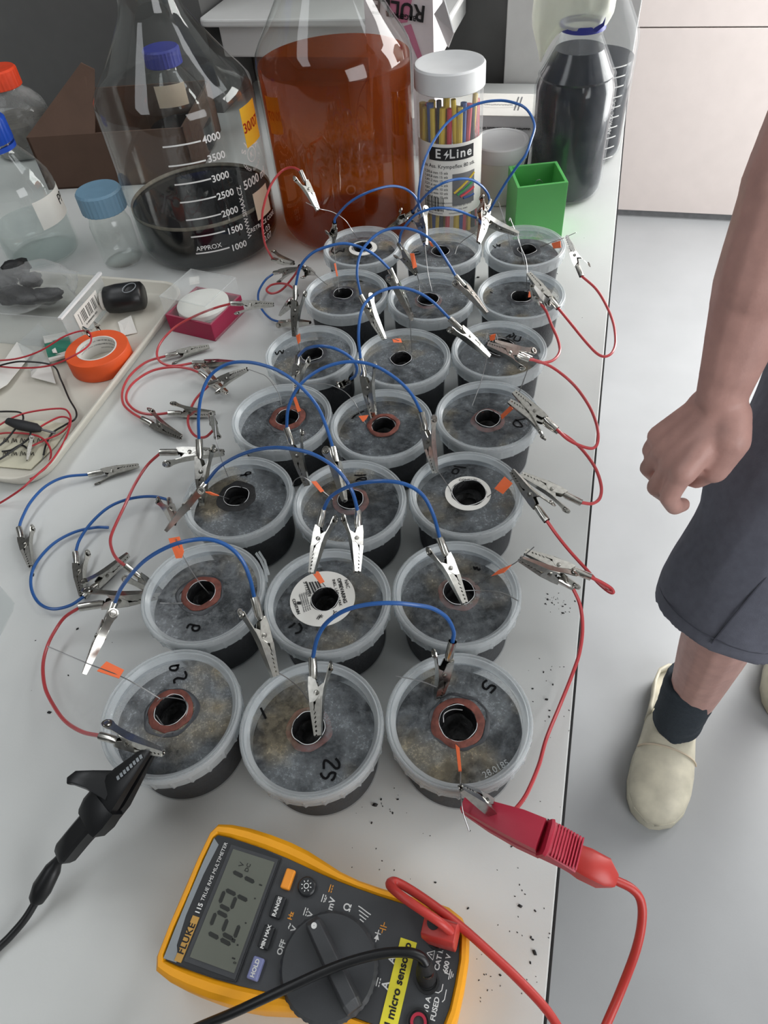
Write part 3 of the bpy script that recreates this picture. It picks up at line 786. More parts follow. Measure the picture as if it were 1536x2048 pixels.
for k, pts in enumerate(([(-.004, .0, .005), (-.003, .004, hg * .75), (.002, .006, hg * .87), (.008, .008, hg * .8)], [(.006, -.004, .005), (.008, .002, hg * .6), (.013, .006, hg * .66)], [(-.01, .004, .005), (-.012, .008, hg * .55)])):
    w = MB().tube([Vector(p) + gh.location for p in spline(pts, 5)], .00045, 6).build('cut_wire', 'steel_wire', smooth=True)
    tag(w, ('bent loop of thin bare wire inside the green holder', 'hooked end of bare wire low inside the green holder', 'short straight bare wire inside the green holder')[k], 'wire', 'wires in the green holder')

# ------------------------------------------------------------------ the tubs
TUB = {'A1': (-0.2381, 0.1664), 'B1': (-0.1340, 0.1784), 'C1': (-0.0342, 0.2069), 'A2': (-0.2583, 0.2689), 'B2': (-0.1548, 0.2827), 'C2': (-0.0553, 0.3105),
       'A3': (-0.2696, 0.3734), 'B3': (-0.1667, 0.3875), 'C3': (-0.0665, 0.4169), 'A4': (-0.2672, 0.4843), 'B4': (-0.1642, 0.4925), 'C4': (-0.0639, 0.5226),
       'A5': (-0.2708, 0.5901), 'B5': (-0.1673, 0.5992), 'C5': (-0.0680, 0.6286), 'A6': (-0.2659, 0.7120), 'B6': (-0.1622, 0.7180), 'C6': (-0.0581, 0.7366),
       'A7': (-0.2759, 0.8204), 'B7': (-0.1710, 0.8281), 'C7': (-0.0675, 0.8461)}
HP = HL - 0.0045           # height of the sunken lid panel
rim_prof = [(0.0488, HL - .0150), (0.0502, HL - .0150), (0.0505, HL - .0142), (0.0506, HL - .0066), (0.0512, HL - .0060), (0.0513, HL - .0048), (0.0513, HL - .0026), (0.0510, HL - .0010), (0.0504, HL - .0002),
            (0.0496, HL), (0.0489, HL - .0004), (0.0485, HL - .0012), (0.0481, HL - .0006), (0.0475, HL - .0004), (0.0470, HL - .0008), (0.0464, HL - .0022), (0.0450, HL - .0042), (0.0443, HL - .0046),
            (0.0442, HL - .0052), (0.0458, HL - .0044), (0.0468, HL - .0028), (0.0478, HL - .0018), (0.0492, HL - .0022), (0.0500, HL - .0040)]
def rib_fun(r, z, a):
    i = int(round(a / (2 * math.pi) * 192)) % 192
    if HL - .0146 < z < HL - .0062 and r > 0.0495 and i % 8 == 0: return r + 0.0011
    return r
RIM = MB().lathe(rim_prof, 192, close=True, rfun=rib_fun).mesh('lid_rim', True, 50); RIM.materials.append(MATS['lid_plastic'])
WALL = MB().lathe([(0.0003, 0.0006), (0.0415, 0.0006), (0.0432, 0.0015), (0.0437, 0.003), (0.0462, 0.0488), (0.0464, 0.0520)], 72).mesh('container', True, 50); WALL.materials.append(MATS['tub_wall'])
so = MB(); so.lathe([(0.0003, 0.0012), (0.0408, 0.0012), (0.0424, 0.0022), (0.0429, 0.0035), (0.0449, 0.0440)] , 72)
so.lathe([(0.0449, 0.0440), (0.0435, 0.0463), (0.034, 0.0475), (0.024, 0.0470), (0.0115, 0.0472)], 72, rfun=lambda r, z, a: r * (1 + .01 * math.sin(5 * a)))
SOIL = so.mesh('soil', True, 50); SOIL.materials.append(MATS['soil'])

def lid_panel(hx, hy, hr):
    mb = MB(); n = 72; vs = []
    for i in range(n):
        a = 2 * math.pi * i / n
        rr = hr * (1 + .05 * noise.noise((math.cos(a) * 2 + hx * 300, math.sin(a) * 2, hy * 300)))
        h = Vector((hx + rr * math.cos(a), hy + rr * math.sin(a), HP))
        o = Vector((0.0444 * math.cos(a), 0.0444 * math.sin(a), HP))
        for t in (0, .3, .65, 1.0): vs.append(h.lerp(o, t))
    fs = [(i * 4 + k, i * 4 + k + 1, ((i + 1) % n) * 4 + k + 1, ((i + 1) % n) * 4 + k) for i in range(n) for k in range(3)]
    return mb.add(vs, fs)

def wobble_ring(cx, cy, r0, r1, z0, z1, amp, seed, n=64):
    mb = MB(); vs = []
    for i in range(n):
        a = 2 * math.pi * i / n
        w0 = 1 + amp * noise.noise((math.cos(a) * 1.7 + seed, math.sin(a) * 1.7, seed * .37)); w1 = 1 + amp * noise.noise((math.cos(a) * 1.7, math.sin(a) * 1.7 + seed, 3.1))
        c, s = math.cos(a), math.sin(a)
        vs += [(cx + r0 * w0 * c, cy + r0 * w0 * s, z0), (cx + r1 * w1 * c, cy + r1 * w1 * s, z0), (cx + r1 * w1 * c, cy + r1 * w1 * s, (z0 + z1) / 2), (cx + (r1 * .94) * w1 * c, cy + (r1 * .94) * w1 * s, z1), (cx + r0 * w0 * c, cy + r0 * w0 * s, z1)]
    fs = [(i * 5 + k, i * 5 + (k + 1) % 5, ((i + 1) % n) * 5 + (k + 1) % 5, ((i + 1) % n) * 5 + k) for i in range(n) for k in range(5)]
    return mb.add(vs, fs)

def z5(x, y): return (450 + x / 3.84, 420 + y / 3.84)
def z6(x, y): return (820 + x / 3.491, 420 + y / 3.491)
def z7(x, y): return (350 + x / 3.413, 700 + y / 3.413)
def z8(x, y): return (750 + x / 3.072, 780 + y / 3.072)
def zb2(x, y): return (250 + x / 2.793, 1020 + y / 2.793)
def zb1(x, y): return (460 + x / 4.518, 1260 + y / 4.518)
def zc1(x, y): return (740 + x / 3.34, 1260 + y / 3.34)
def za1(x, y): return (50 + x / 3.268, 1180 + y / 3.268)
def zc2(x, y): return (740 + x / 2.954, 1050 + y / 2.954)
ROWN = ['first row by the meter', 'second row', 'third row', 'fourth row', 'fifth row', 'sixth row', 'last row by the big bottles']
COLN = {'A': 'left', 'B': 'middle', 'C': 'right'}
# hole centre, hole radius, ring kind, marker strokes, sticker
TD = {
 'A1': ((342, 1421), .0118, 'red', [[za1(*p) for p in ((1010, 490), (955, 500), (950, 520), (985, 525), (1000, 500), (985, 492))], [za1(*p) for p in ((1045, 530), (1055, 560), (1040, 580), (1000, 575), (975, 590), (978, 610))]], None, 'dark lid with squiggle marks'),
 'B1': ((617, 1456), .0118, 'faint', [[zb1(*p) for p in ((848, 1255), (850, 1192), (875, 1180), (920, 1215), (955, 1250), (985, 1240), (985, 1200), (955, 1160))], [zb1(*p) for p in ((820, 1290), (832, 1322), (862, 1342), (890, 1322), (900, 1300), (930, 1288), (952, 1300), (938, 1340), (915, 1362))], [zb1(*p) for p in ((278, 703), (300, 750), (325, 800))]], None, 'lid marked 52'),
 'C1': ((916, 1446), .0132, 'wide', [[zc1(*p) for p in ((782, 335), (757, 355), (757, 385), (780, 395), (800, 375), (815, 370), (838, 385), (805, 422))]], None, 'lid marked 5'),
 'A2': ((403, 1187), .0118, 'red', [[zb2(*p) for p in ((345, 660), (360, 640), (390, 645), (415, 650), (410, 670), (385, 675), (375, 660), (385, 645))]], None, 'lid marked with a 9'),
 'B2': ((650, 1199), .0112, 'none', [[zb2(*p) for p in ((915, 658), (935, 645), (950, 630))], [zb2(*p) for p in ((950, 690), (978, 680), (986, 655), (970, 632))]], ((645, 1196), .0265, True), 'lid with a round printed white sticker'),
 'C2': ((918, 1184), .0122, 'faint', [[zc2(*p) for p in ((612, 245), (620, 262), (630, 250), (640, 266), (652, 258))]], None, 'lid marked with a small w'),
 'A3': ((473, 993), .0118, 'dark', [[z7(*p) for p in ((445, 858), (510, 845), (515, 835), (490, 835), (480, 850), (490, 860))]], None, 'brown-stained lid marked 9'),
 'B3': ((701, 999), .0118, 'faint', [[z7(*p) for p in ((1235, 895), (1250, 883), (1300, 888), (1300, 872), (1270, 872), (1240, 885))], [z7(*p) for p in ((1225, 855), (1265, 856), (1305, 852))]], None, 'clearer lid marked 10'),
 'C3': ((938, 986), .0150, 'none', [[z8(*p) for p in ((482, 488), (475, 508), (500, 515), (515, 495), (500, 482), (484, 488))], [z8(*p) for p in ((485, 468), (520, 474), (560, 478))]], ((936, 986), .0205, False), 'lid with a white label round its hole'),
 'A4': ((575, 836), .0118, 'wide', [], None, 'unmarked lid, brown ring'),
 'B4': ((767, 853), .0118, 'open', [[z7(*p) for p in ((1215, 455), (1250, 435), (1290, 415))], [z7(*p) for p in ((1205, 470), (1230, 450))]], None, 'lid with open brown ring'),
 'C4': ((976, 838), .0118, 'faint', [[z8(*p) for p in ((860, 180), (890, 200), (905, 225), (870, 225), (850, 210), (862, 190), (925, 175))]], None, 'lid marked with a looped 2'),
 'A5': ((624, 709), .0122, 'grey', [[z5(*p) for p in ((385, 1090), (400, 1112), (420, 1080), (440, 1102), (450, 1075))]], None, 'lid with sooty rim'),
 'B5': ((802, 718), .0115, 'none', [], None, 'plain grey lid'),
 'C5': ((1001, 695), .0150, 'dark', [[z6(*p) for p in ((670, 890), (700, 870), (695, 890), (725, 875), (720, 858))], [z6(*p) for p in ((740, 878), (725, 905), (760, 915), (775, 885))]], None, 'tan-stained lid marked 23'),
 'A6': ((686, 588), .0118, 'grey', [[z5(*p) for p in ((1010, 560), (1030, 545), (1055, 548))]], None, 'tan-fogged lid'),
 'B6': ((856, 599), .0125, 'faint', [], None, 'unmarked lid'),
 'C6': ((1043, 594), .0118, 'grey', [[z6(*p) for p in ((920, 655), (940, 648), (952, 660), (935, 668), (920, 655))], [z6(*p) for p in ((560, 570), (575, 580))]], None, 'half tan lid marked 0'),
 'A7': ((725, 495), .0130, 'none', [[z5(*p) for p in ((830, 285), (820, 320), (850, 332), (880, 312), (910, 320), (915, 295))]], ((726, 496), .0185, False), 'lid with white collar'),
 'B7': ((881, 503), .0118, 'grey', [[z5(*p) for p in ((1450, 325), (1490, 318))], [z5(*p) for p in ((1455, 345), (1500, 335))]], None, 'sooty lid'),
 'C7': ((1054, 500), .0118, 'glue', [[z6(*p) for p in ((578, 248), (600, 266))], [z6(*p) for p in ((605, 238), (612, 252), (630, 240), (625, 256))]], None, 'lid marked 15'),
}
TUBS = {}
def lid_text(root, body, size, px, py, dx, dy, m='print_black', h=HP + .0012, **kw):
    p = at(px, py, h); q = at(px + dx, py + dy, h) - p
    r_ = root.rotation_euler.z
    o = flat_text(body, size, m, root, rel(root, p), math.atan2(q.y, q.x) - r_, **kw)
    return o

for n_, (key, (x, y)) in enumerate(TUB.items()):
    hc, hr, ring, strokes, sticker, look = TD[key]
    row = int(key[1]) - 1
    root = tag(empty('soil_tub', (x, y, HB), random.uniform(0, 6.28)), '%s tub of the %s: %s' % (COLN[key[0]], ROWN[row], look), 'tub', 'clear lidded tubs of black soil')
    TUBS[key] = root
    link('container', WALL, None, root); link('soil', SOIL, None, root)
    lid = link('lid_rim', RIM, None, root)
    h = rel(root, at(hc[0], hc[1], HP))
    lid_panel(h.x, h.y, hr).build('lid_panel', 'lid_panel', root, smooth=True)
    # carbon lined well in the middle
    MB().lathe([(hr * 1.0, HP + .0012), (hr * .94, HP - .002), (hr * .9, HP - .012), (hr * .55, HP - .016), (0.0003, HP - .0145)], 40, M=Matrix.Translation((h.x, h.y, 0)), rfun=lambda r, z, a: r * (1 + .06 * math.sin(3 * a + n_) + .03 * math.sin(7 * a))).build('carbon_well', 'carbon', root, smooth=True)
    # pale cut edge of the hole
    ce_ = [Vector((h.x + hr * 1.01 * (1 + .05 * noise.noise((math.cos(a) * 2 + n_, math.sin(a) * 2, 1.5))) * math.cos(a), h.y + hr * 1.01 * (1 + .05 * noise.noise((math.cos(a) * 2 + n_, math.sin(a) * 2, 1.5))) * math.sin(a), HP + .0010 + .0006 * math.sin(3 * a + n_))) for a in [2 * math.pi * k / 48 for k in range(49)]]
    MB().tube(ce_, .00024, 5, caps=False).build('cut_edge', 'white_plastic', root, smooth=True)
    if ring in ('red', 'wide', 'open', 'faint'):
        ro = {'red': .0170, 'wide': .0185, 'open': .0165, 'faint': .0165}[ring]
        zr = {'red': HP + .0012, 'wide': HP + .0014, 'open': HP + .003, 'faint': HP - .0006}[ring]
        wobble_ring(h.x, h.y, hr * 1.03, ro, zr - .0016, zr, .10, n_ + 1.5).build('brown_ring', 'ring_brown', root, smooth=True)
        if ring in ('wide', 'red'):
            wobble_ring(h.x + (-.002 if ring == 'wide' else .001), h.y, ro * 1.01, ro * 1.16, HP - .0002, HP + .0008, .14, n_ + 9.1).build('glue_ring', 'glue', root, smooth=True)
    if ring in ('grey', 'glue', 'dark'):
        wobble_ring(h.x, h.y, hr * 1.03, {'grey': .0170, 'glue': .0178, 'dark': .0185}[ring], HP - .0004, HP + .0007, .12, n_ + 4.2).build('glue_ring', 'carbon' if ring == 'dark' else 'glue', root, smooth=True)
    if sticker:
        (sx, sy), sr, printed = sticker
        s = rel(root, at(sx, sy, HP + .0006))
        mb = MB(); n = 64; vs = []
        for i in range(n):
            a = 2 * math.pi * i / n
            ihr = hr * 1.04 * (1 + .08 * noise.noise((math.cos(a) * 2 + 5, math.sin(a) * 2, n_)))
            pi_ = Vector((h.x + ihr * math.cos(a), h.y + ihr * math.sin(a), HP + .0007)); po = Vector((s.x + sr * math.cos(a), s.y + sr * math.sin(a), HP + .0007))
            vs += [pi_, po, po - Vector((0, 0, .0005)), pi_ - Vector((0, 0, .0005))]
        fs = [(i * 4 + k, i * 4 + (k + 1) % 4, ((i + 1) % n) * 4 + (k + 1) % 4, ((i + 1) % n) * 4 + k) for i in range(n) for k in range(4)]
        mb.add(vs, fs).build('round_sticker', 'paper_white', root, smooth=True, angle=40)
        if printed:
            hz = HP + .0010
            lid_text(root, 'NAC', .0042, 694, 1168, 5, 18, h=hz); lid_text(root, 'OPBEVARING', .0042, 684, 1181, 9, 33, h=hz, bold=.0001); lid_text(root, 'INKL. LÅG / 8 PAK', .0034, 674, 1185, 10, 36, h=hz)
            lid_text(root, 'CONTAIN', .0034, 592, 1213, 8, 22, h=hz, bold=.0001)
            lid_text(root, '5 713359', .0042, 614, 1178, 9, 30, h=hz)
            for k in range(4): lid_text(root, 'Opbevaringsboks til mad', .0018, 604 + k * 4, 1206 - k * 1.5, 9, 32, 'print_grey', h=hz)
            for k in range(14):
                A_, B_ = at(612 + k * 1.9, 1165 - k * .2, hz), at(619 + k * 1.9 + 2, 1188 - k * .6, hz)
                if k % 3 != 2: MB().ribbon([rel(root, A_), rel(root, B_)], .0004 if k % 2 else .0008, thick=.0001).build('barcode_bar', 'print_black', root)
            lid_text(root, 'ii', .0060, 637, 1235, 10, 3, h=hz); lid_text(root, 'Y', .0060, 668, 1226, 10, 3, h=hz); lid_text(root, '*', .0085, 640, 1236, 10, 3, h=hz)
            q = [rel(root, at(*c_, hz)) for c_ in ((594, 1203), (602, 1203), (602, 1209), (594, 1209))]
            MB().add(q, [(0, 1, 2, 3)]).build('printed_logo', 'print_black', root)
        else:
            lid_text(root, 'CONTAIN', .0036, *((936, 960, 18, 0) if key == 'C3' else (727, 476, 14, 0)), h=HP + .0010)
    for st in strokes:
        if len(st) > 1:
            MB().ribbon(spline([rel(root, at(a, b_, HP + .0004)) for a, b_ in st], 4), .0016 if row < 2 else .0015, thick=.0002).build('marker_number', 'marker_ink', root)

# moulded digits on the right front lid, torn tab on the second row left tub
lid_text(TUBS['C1'], '28.0185', .0062, 992, 1538, 40, -22, 'lid_plastic', h=HP + .0004)
tb = TUBS['A2']
MB().ribbon([rel(tb, at(*p)) for p in ((512, 1106, .060), (522, 1120, .064), (531, 1140, .062), (534, 1165, .056))], .0022, up=Vector((.6, .2, .8)).normalized(), thick=.0008).build('tear_tab', 'lid_plastic', tb)
MB().ribbon([rel(tb, at(*p)) for p in ((518, 1103, .062), (530, 1122, .066), (538, 1150, .060))], .0018, up=Vector((.6, .2, .8)).normalized(), thick=.0008).build('tear_tab', 'lid_plastic', tb)

# ------------------------------------------------------------------ electrode wires and their orange flags
def electrode(key, pts, flag=None, hf=None):
    """thin wire rising out of a tub; flag = four corners of the folded tape in the photograph with its height"""
    root = TUBS[key]
    P = spline([at(*p) for p in pts], 5)
    w = MB().tube([rel(root, p) for p in P], .00042, 6).build('electrode_wire', 'steel_wire', root, smooth=True)
    if flag:
        vs = [rel(root, at(a, b_, hf[i] if isinstance(hf, (list, tuple)) else hf)) for i, (a, b_) in enumerate(flag)]
        nn = (vs[1] - vs[0]).cross(vs[2] - vs[0]).normalized() * .00045
        k = len(vs)
        MB().add([v + nn for v in vs] + [v - nn for v in vs], [tuple(range(k)), tuple(reversed(range(k, 2 * k)))] + [(i, k + i, k + (i + 1) % k, (i + 1) % k) for i in range(k)]).build('tape_flag', 'orange_tape', w)
electrode('A1', [(328, 1402, .056), (285, 1376, .070), (240, 1352, .080), (170, 1325, .088), (95, 1293, .092)], [(213, 1323), (248, 1340), (238, 1357), (194, 1342)], (.085, .080, .080, .085))
electrode('A1', [(347, 1464, .058), (330, 1468, .064), (320, 1478, .068), (308, 1488, .072)])
electrode('A1', [(312, 1412, .058), (318, 1399, .0585), (340, 1395, .0585), (372, 1403, .059), (374, 1425, .0585), (360, 1450, .058), (330, 1452, .058), (312, 1430, .058)])
electrode('B1', [(618, 1402, .057), (600, 1378, .068), (580, 1360, .078), (558, 1346, .086)])
electrode('B1', [(640, 1440, .05), (634, 1410, .068), (632, 1385, .082), (628, 1362, .092)], [(624, 1381), (643, 1387), (640, 1404), (634, 1414)], (.085, .082, .074, .07))
electrode('C1', [(912, 1480, .056), (918, 1510, .066), (921, 1545, .076), (921, 1573, .082), (925, 1620, .078), (938, 1662, .070)], [(911, 1489), (919, 1497), (923, 1542), (917, 1542)], (.06, .062, .076, .076))
electrode('C1', [(873, 1374, .078), (840, 1362, .074), (792, 1352, .068)])
electrode('C1', [(887, 1445, .060), (888, 1428, .0605), (905, 1419, .061), (925, 1420, .060)])
electrode('A2', [(419, 1188, .052), (395, 1160, .066), (368, 1115, .083), (352, 1078, .095)], [(337, 1077), (359, 1073), (368, 1103), (364, 1116), (352, 1117)], (.095, .095, .087, .084, .084))
electrode('A2', [(320, 1206, .062), (345, 1207, .062), (365, 1206, .059)])
electrode('B2', [(662, 1188, .050), (645, 1166, .063), (630, 1150, .072), (618, 1140, .08)], [(623, 1144), (637, 1143), (649, 1163), (640, 1167)], (.078, .076, .064, .066))
electrode('C2', [(950, 1169, .057), (985, 1152, .068), (1022, 1131, .080), (1038, 1120, .086), (1068, 1094, .098)], [(983, 1152), (998, 1140), (1024, 1129), (1008, 1145)], (.069, .074, .081, .076))
electrode('C2', [(918, 1182, .058), (960, 1181, .063), (1005, 1186, .064), (1037, 1202, .061)])
electrode('A3', [(458, 998, .055), (440, 992, .066), (410, 983, .078)], [(411, 984), (420, 984), (438, 991), (424, 990)], (.078, .077, .068, .072))
electrode('A3', [(456, 953, .057), (443, 920, .075), (434, 885, .092), (430, 850, .105), (428, 826, .112)])
electrode('B3', [(666, 999, .057), (648, 984, .064), (625, 966, .076), (606, 954, .083), (590, 960, .078), (585, 972, .072)], [(622, 963), (632, 962), (648, 982), (641, 985)], (.078, .076, .066, .067))
electrode('C3', [(972, 996, .057), (1000, 975, .070), (1026, 958, .082)], [(1009, 953), (1025, 967), (1006, 988), (989, 977)], (.082, .08, .07, .072))
electrode('C3', [(908, 998, .052), (900, 978, .060), (880, 948, .073), (872, 940, .078)])
electrode('A4', [(600, 840, .056), (598, 818, .070), (592, 790, .086), (590, 772, .096)], [(586, 796), (592, 794), (602, 821), (595, 824)], (.088, .088, .07, .07))
electrode('A4', [(563, 810, .057), (556, 785, .068), (535, 755, .082), (515, 745, .090), (494, 738, .095)])
electrode('B4', [(732, 850, .058), (722, 832, .066), (712, 810, .078), (695, 788, .084), (676, 776, .088), (650, 768, .090), (603, 768, .094)], [(717, 832), (737, 830), (733, 838), (726, 844)], (.067, .067, .064, .063))
electrode('C4', [(998, 838, .055), (1025, 808, .078), (1038, 785, .090), (1058, 732, .112)], [(1002, 830), (1022, 811), (1026, 818), (1004, 838)], (.06, .076, .076, .06))
electrode('C4', [(944, 812, .057), (956, 780, .068), (966, 750, .080), (974, 712, .092)])
electrode('A5', [(600, 702, .058), (597, 684, .068), (592, 668, .080), (589, 655, .088)], [(592, 672), (600, 667), (601, 682), (596, 688)], (.078, .08, .069, .067))
electrode('B5', [(814, 706, .056), (808, 690, .066), (795, 680, .078), (770, 674, .088)], [(784, 677), (801, 677), (804, 685), (787, 685)], (.08, .077, .073, .077))
electrode('B5', [(824, 705, .057), (822, 675, .075), (820, 638, .095)])
electrode('C5', [(990, 692, .056), (986, 678, .070), (975, 668, .085), (972, 686, .09)], [(979, 671), (991, 668), (989, 681), (980, 681)], (.078, .078, .07, .07))
electrode('C5', [(992, 668, .072), (995, 685, .064), (985, 700, .06)])
electrode('A6', [(678, 584, .057), (675, 552, .072), (671, 520, .088), (667, 487, .104)], [(668, 527), (671, 526), (676, 552), (673, 553)], (.086, .086, .073, .073))
electrode('A6', [(655, 570, .06), (640, 558, .08), (628, 546, .095)])
electrode('B6', [(864, 583, .057), (857, 552, .072), (853, 522, .086), (850, 490, .102)])
electrode('B6', [(840, 588, .057), (838, 565, .07), (833, 546, .085)], [(820, 507), (828, 507), (834, 534), (826, 537)], (.106, .106, .09, .09))
electrode('C6', [(1053, 596, .056), (1056, 582, .068), (1062, 572, .078), (1058, 548, .088)], [(1058, 583), (1063, 582), (1061, 594), (1056, 595)], (.066, .066, .06, .06))
electrode('C6', [(1053, 575, .058), (1053, 545, .078), (1045, 510, .094), (1036, 468, .115)])
electrode('A7', [(715, 478, .06), (705, 462, .078), (690, 440, .09), (665, 424, .11), (637, 417, .125), (612, 405, .13)])
electrode('B7', [(868, 495, .057), (860, 490, .068), (857, 470, .085), (854, 434, .11)], [(857, 483), (862, 484), (867, 493), (862, 492)], (.072, .07, .061, .063))
electrode('B7', [(910, 508, .059), (917, 490, .062), (935, 475, .07), (952, 465, .078)])
electrode('C7', [(1080, 494, .057), (1105, 484, .068), (1125, 477, .076), (1152, 465, .086)], [(1103, 487), (1121, 482), (1122, 495), (1107, 497)], (.068, .074, .072, .066))
electrode('C7', [(1021, 504, .058), (1018, 475, .078), (1011, 450, .098), (997, 404, .135)])
electrode('C7', [(1056, 560, .076), (1052, 520, .088), (1040, 490, .096), (1032, 465, .104), (1024, 446, .114), (1020, 436, .118), (1018, 442, .116)])

# ------------------------------------------------------------------ crocodile clip leads
LC = 0.054
def clip_meshes():
    body = MB()
    body.tube([(-.0005, 0, 0), (.0125, 0, 0), (.0150, 0, -.0004)], [.0030, .0030, .0026], 12, caps=False)
    body.tube([(.0125, 0, 0), (-.0004, 0, 0)], [.0025, .0025], 12, caps=False)
    # neck and cheeks
    body.box(.0135, .0225, -.0026, .0026, -.0030, -.0014)
    for s in (-1, 1):
        y0, y1 = sorted((s * .0026, s * .0034))
        o = [(.0135, -.0028), (.0165, .0020), (.0205, .0030), (.0255, .0046), (.0290, .0036), (.0320, .0006), (.0320, -.0030), (.0200, -.0034)]
        vs = [(x, y0, z) for x, z in o] + [(x, y1, z) for x, z in o]; n = len(o)
        body.add(vs, [tuple(range(n)), tuple(reversed(range(n, 2 * n)))] + [(i, n + i, n + (i + 1) % n, (i + 1) % n) for i in range(n)])
        # jaw wall with teeth
        top, bot = [], []
        k = 17
        for i in range(k):
            t = i / (k - 1); x = .0320 + (.0540 - .0320) * t; w = .0034 - .0019 * t
            zt_ = -.0002 + (.0007 if i % 2 else -.0004) * (1 if i > 3 else 0); zb_ = -.0033 + .0016 * t
            for yy in (s * w, s * (w - .0007)): top.append((x, yy, zt_)); bot.append((x, yy, zb_))
        vs = top + bot; m_ = len(top); fs = []
        for i in range(k - 1):
            a, c = 2 * i, 2 * i + 2
            fs += [(a, c, c + 1, a + 1), (m_ + a, m_ + a + 1, m_ + c + 1, m_ + c), (a, m_ + a, m_ + c, c), (a + 1, c + 1, m_ + c + 1, m_ + a + 1)]
        fs += [(0, 1, m_ + 1, m_), (2 * k - 2, m_ + 2 * k - 2, m_ + 2 * k - 1, 2 * k - 1)]
        body.add(vs, fs)
    body.add([(.0200, -.0034, -.0033), (.0200, .0034, -.0033), (.0320, .0034, -.0033), (.0540, .0015, -.0017), (.0540, -.0015, -.0017), (.0320, -.0034, -.0033),
              (.0200, -.0034, -.0026), (.0200, .0034, -.0026), (.0320, .0034, -.0026), (.0540, .0015, -.0010), (.0540, -.0015, -.0010), (.0320, -.0034, -.0026)],
             [(0, 1, 2, 5), (5, 2, 3, 4), (11, 8, 7, 6), (10, 9, 8, 11), (4, 3, 9, 10), (0, 6, 7, 1)])
    lever = MB()
    # upper jaw
    for s in (-1, 1):
        top, bot = [], []; k = 17
        for i in range(k):
            t = i / (k - 1); x = .0300 + (.0543 - .0300) * t; w = .0031 - .0016 * t
            zb_ = .0003 + (-.0006 if i % 2 else .0006) * (1 if i > 4 else 0) + .0010 * (1 - t) * (1 if i < 3 else 0)
            zt_ = .0050 - .0028 * t
            for yy in (s * w, s * (w - .0007)): top.append((x, yy, zt_)); bot.append((x, yy, zb_))
        vs = top + bot; m_ = len(top); fs = []
        for i in range(k - 1):
            a, c = 2 * i, 2 * i + 2
            fs += [(a, c, c + 1, a + 1), (m_ + a, m_ + a + 1, m_ + c + 1, m_ + c), (a, m_ + a, m_ + c, c), (a + 1, c + 1, m_ + c + 1, m_ + a + 1)]
        fs += [(0, 1, m_ + 1, m_), (2 * k - 2, m_ + 2 * k - 2, m_ + 2 * k - 1, 2 * k - 1)]
        lever.add(vs, fs)
    # spine of the upper jaw running back into the thumb lever
    sp = [(.0543, .0015, .0022), (.0430, .0023, .0036), (.0300, .0031, .0051), (.0230, .0030, .0066), (.0170, .0026, .0086), (.0125, .0030, .0103), (.0100, .0040, .0114), (.0075, .0040, .0122), (.0052, .0026, .0126), (.0045, .0008, .0127)]
    vs = []
    for x, w, z in sp: vs += [(x, -w, z), (x, w, z), (x, w, z + .0008), (x, -w, z + .0008)]
    fs = []
    for i in range(len(sp) - 1):
        for q in range(4): fs.append((4 * i + q, 4 * i + (q + 1) % 4, 4 * i + 4 + (q + 1) % 4, 4 * i + 4 + q))
    fs += [(3, 2, 1, 0), tuple(range(4 * len(sp) - 4, 4 * len(sp)))]
    lever.add(vs, fs)
    for s in (-1, 1):
        y0, y1 = sorted((s * .0024, s * .0031)); o = [(.0310, .0046), (.0290, .0006), (.0245, .0004), (.0220, .0040), (.0200, .0076), (.0240, .0070)]
        vs = [(x, y0, z) for x, z in o] + [(x, y1, z) for x, z in o]; n = len(o)
        lever.add(vs, [tuple(range(n)), tuple(reversed(range(n, 2 * n)))] + [(i, n + i, n + (i + 1) % n, (i + 1) % n) for i in range(n)])
    pad = MB().lathe([(.0003, .0004), (.0018, .0004), (.0024, .0012), (.0030, .0012), (.0032, .0004)], 16, M=Matrix.Translation((.0082, 0, .0122)))
    riv = MB().tube([(.0262, -.0042, .0022), (.0262, -.0040, .0022), (.0262, .0040, .0022), (.0262, .0042, .0022)], [.0010, .0017, .0017, .0010], 12)
    out = []
    for nm, mb, mt in (('clip', body, 'steel'), ('lever', lever, 'steel'), ('thumb_dimple', pad, 'steel_dark'), ('rivet', riv, 'steel_dark')):
        me = mb.mesh(nm, True, 30); me.materials.append(MATS[mt]); out.append(me)
    return out
CLIP = clip_meshes()

def solve_tip(P0, px, py, h0, prefer):
    best = None
    for i in range(0, 120):
        hh = -0.05 + i * .002
        hgt = h0 + hh
        if hgt < .004 or hgt > .25: continue
        q = at(px, py, hgt); d = (q - P0).length
        sc = abs(d - LC) + (0 if prefer == 0 else (0.004 if hh * prefer < -1e-6 else 0)) + abs(hh) * .02
        if best is None or sc < best[0]: best = (sc, q)
    return best[1]

def add_clip(root, P0, P1, theta):
    ax = (P1 - P0); L = ax.length; ax.normalize()
    v = (CAM - (P0 + P1) / 2); v = (v - ax * v.dot(ax)).normalized()
    s = ax.cross(v)
    th = math.radians(theta)
    zz = v * math.cos(th) + s * math.sin(th); yy = zz.cross(ax)
    k = max(0.62, min(1.25, L / LC))
    M = Matrix(((ax.x * L / LC, yy.x * k, zz.x * k, P0.x), (ax.y * L / LC, yy.y * k, zz.y * k, P0.y), (ax.z * L / LC, yy.z * k, zz.z * k, P0.z), (0, 0, 0, 1)))
    M = Matrix.Translation(-root.location) @ M
    c = link('clip', CLIP[0], None, root); c.matrix_local = M
    for me in CLIP[1:]: link(me.name.split('.')[0], me, None, c)

